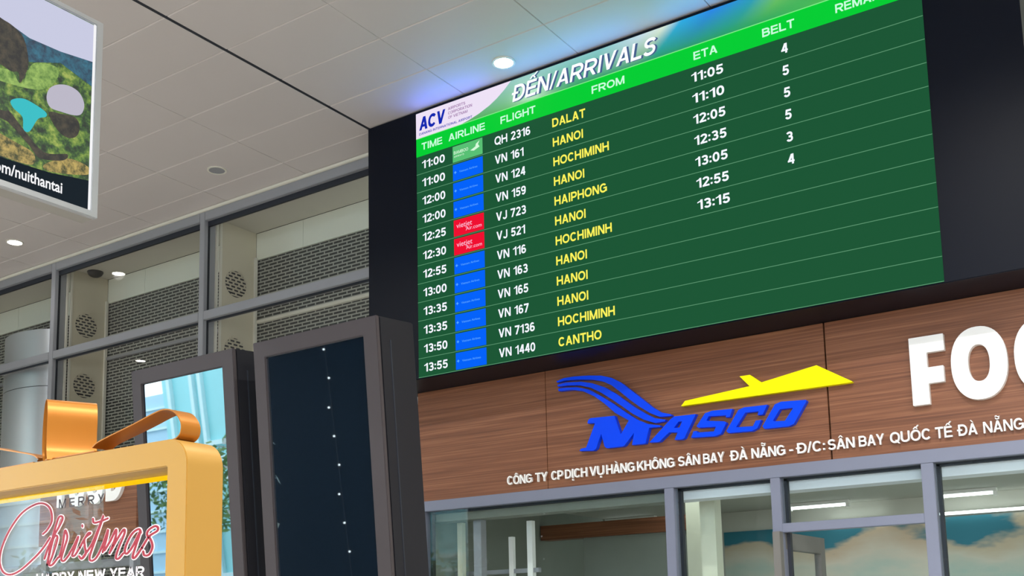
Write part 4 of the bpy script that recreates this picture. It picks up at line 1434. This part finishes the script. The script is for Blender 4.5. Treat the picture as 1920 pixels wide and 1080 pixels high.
typeface(mb, '.com/nuithantai', 2.575, 0.385, 3.706, 0.054, 0.0095, 0.02, fn=lambda a, b, d: (AX - d, a, b))
mb.build('web_lettering', 'poster_text', pst)
for y in (1.35, 2.05):
    MB().tube([(AX - 0.06, y, AZ1 - 0.004), (AX - 0.06, y, Zc + 0.001)], 0.008, 8).build('hanger_rod', 'aluminium_pale', ad)

# ------------------------------------------------------------------ second shop sign seen through the gift frame
t = thing('standing_sign', 'wood-grain stand sign with white lettering, seen through the gift frame glass', 'sign', (-9.15, 6.4, 0))
MB().box(-9.93, -8.41, 6.40, 6.46, 2.50, 3.36).build('wood_panel', 'wood_laminate', t, bevel=0.003)
MB().box(-9.88, -9.82, 6.42, 6.46, 0.0, 2.499).build('leg', 'aluminium_grey', t)
MB().box(-8.52, -8.46, 6.42, 6.46, 0.0, 2.499).build('leg', 'aluminium_grey', t)
food_word(-9.60, 2.86, 0.40, 6.365, 6.40, t, 0.86)

# ------------------------------------------------------------------ across the road: what the totem glass reflects
t = thing('bulb_string', 'hanging string of small white bulbs on the dark rear wall', 'string light', (-13.7, -7.95, 0.4))
MB().tube([(-13.7, -7.97, 0.45), (-13.7, -7.97, 5.2)], 0.006, 6).build('wire', 'cable_black', t)
for i in range(9):
    x = -13.7 + 0.05 * math.sin(i * 2.1)
    z = 4.82 - 0.54 * i
    s = MB()
    nr, ns = 6, 10
    vs = [(x + 0.02 * math.sin(PI * a / nr) * math.cos(2 * PI * b / ns), -7.94 + 0.02 * math.sin(PI * a / nr) * math.sin(2 * PI * b / ns), z + 0.02 * math.cos(PI * a / nr)) for a in range(nr + 1) for b in range(ns)]
    s.add(vs, [(a * ns + b, a * ns + (b + 1) % ns, (a + 1) * ns + (b + 1) % ns, (a + 1) * ns + b) for a in range(nr) for b in range(ns)])
    s.build('bulb', 'bulb_white', t, smooth=True)
t = thing('office_building', 'pale blue glazed building across the road, mirrored in the left totem', 'building', (-23, -14, -0.06))
MB().box(-30, -23.2, -15, -12.2, -0.06, 5.3).build('slatted_block', 'facade_blue', t)
for i in range(9):
    MB().box(-30, -23.2, -12.2, -12.12, 0.5 + 0.55 * i, 0.56 + 0.55 * i).build('slat', 'facade_frame', t)
MB().box(-23.2, -15.5, -15, -12.0, -0.06, 7.2).build('glazed_block', 'facade_teal', t)
for x0, x1 in ((-22.9, -21.9), (-21.7, -20.3), (-20.1, -18.7)):
    for z0, z1 in ((0.3, 3.4), (3.7, 6.8)):
        MB().ring(rect(x0, x1, z0, z1), rect(x0 + 0.12, x1 - 0.12, z0 + 0.12, z1 - 0.12), WALL, -12.0, -11.88).build('window_frame', 'facade_frame', t)


def tree(x, y, h, r, label, leaves=620, mat='leaf_green', zs=0.9):
    t = thing('street_tree', label, 'tree', (x, y, -0.06), 'trees across the road')
    MB().tube([(x, y, -0.06), (x + 0.05, y, h * 0.35), (x, y, h * 0.7)], 0.07, 8).build('trunk', 'bark', t)
    m = MB()
    for _ in range(leaves):
        a, b, c = random.gauss(0, 1), random.gauss(0, 1), random.gauss(0, 1)
        q = Vector((a, b, c)).normalized() * r * random.uniform(0.35, 1)
        p = Vector((x, y, h * 0.75)) + Vector((q.x, q.y, q.z * zs))
        u = Vector((random.gauss(0, 1), random.gauss(0, 1), random.gauss(0, 1))).normalized() * 0.11
        w = Vector((random.gauss(0, 1), random.gauss(0, 1), random.gauss(0, 1))).normalized() * 0.06
        m.add([p - u, p + w, p + u, p - w], [(0, 1, 2, 3)])
    m.build('crown', mat, t, flat=True)


tree(-17.9, -9.2, 3.4, 1.25, 'small bushy tree across the road, mirrored low in the left totem')
tree(-20.6, -10.3, 3.2, 1.3, 'low bushy tree before the glazed building, mirrored behind the gift frame')
tree(-16.2, -10.6, 2.0, 0.7, 'smallest bushy tree across the road, beside the dark rear wall')
tree(-15.35, -7.3, 3.6, 0.6, 'thin pale-leaved tree added before the dark rear wall to put glints in the dark totem screen', 70, 'leaf_glint', 2.6)  # tree added only for bright flecks in the totem reflection
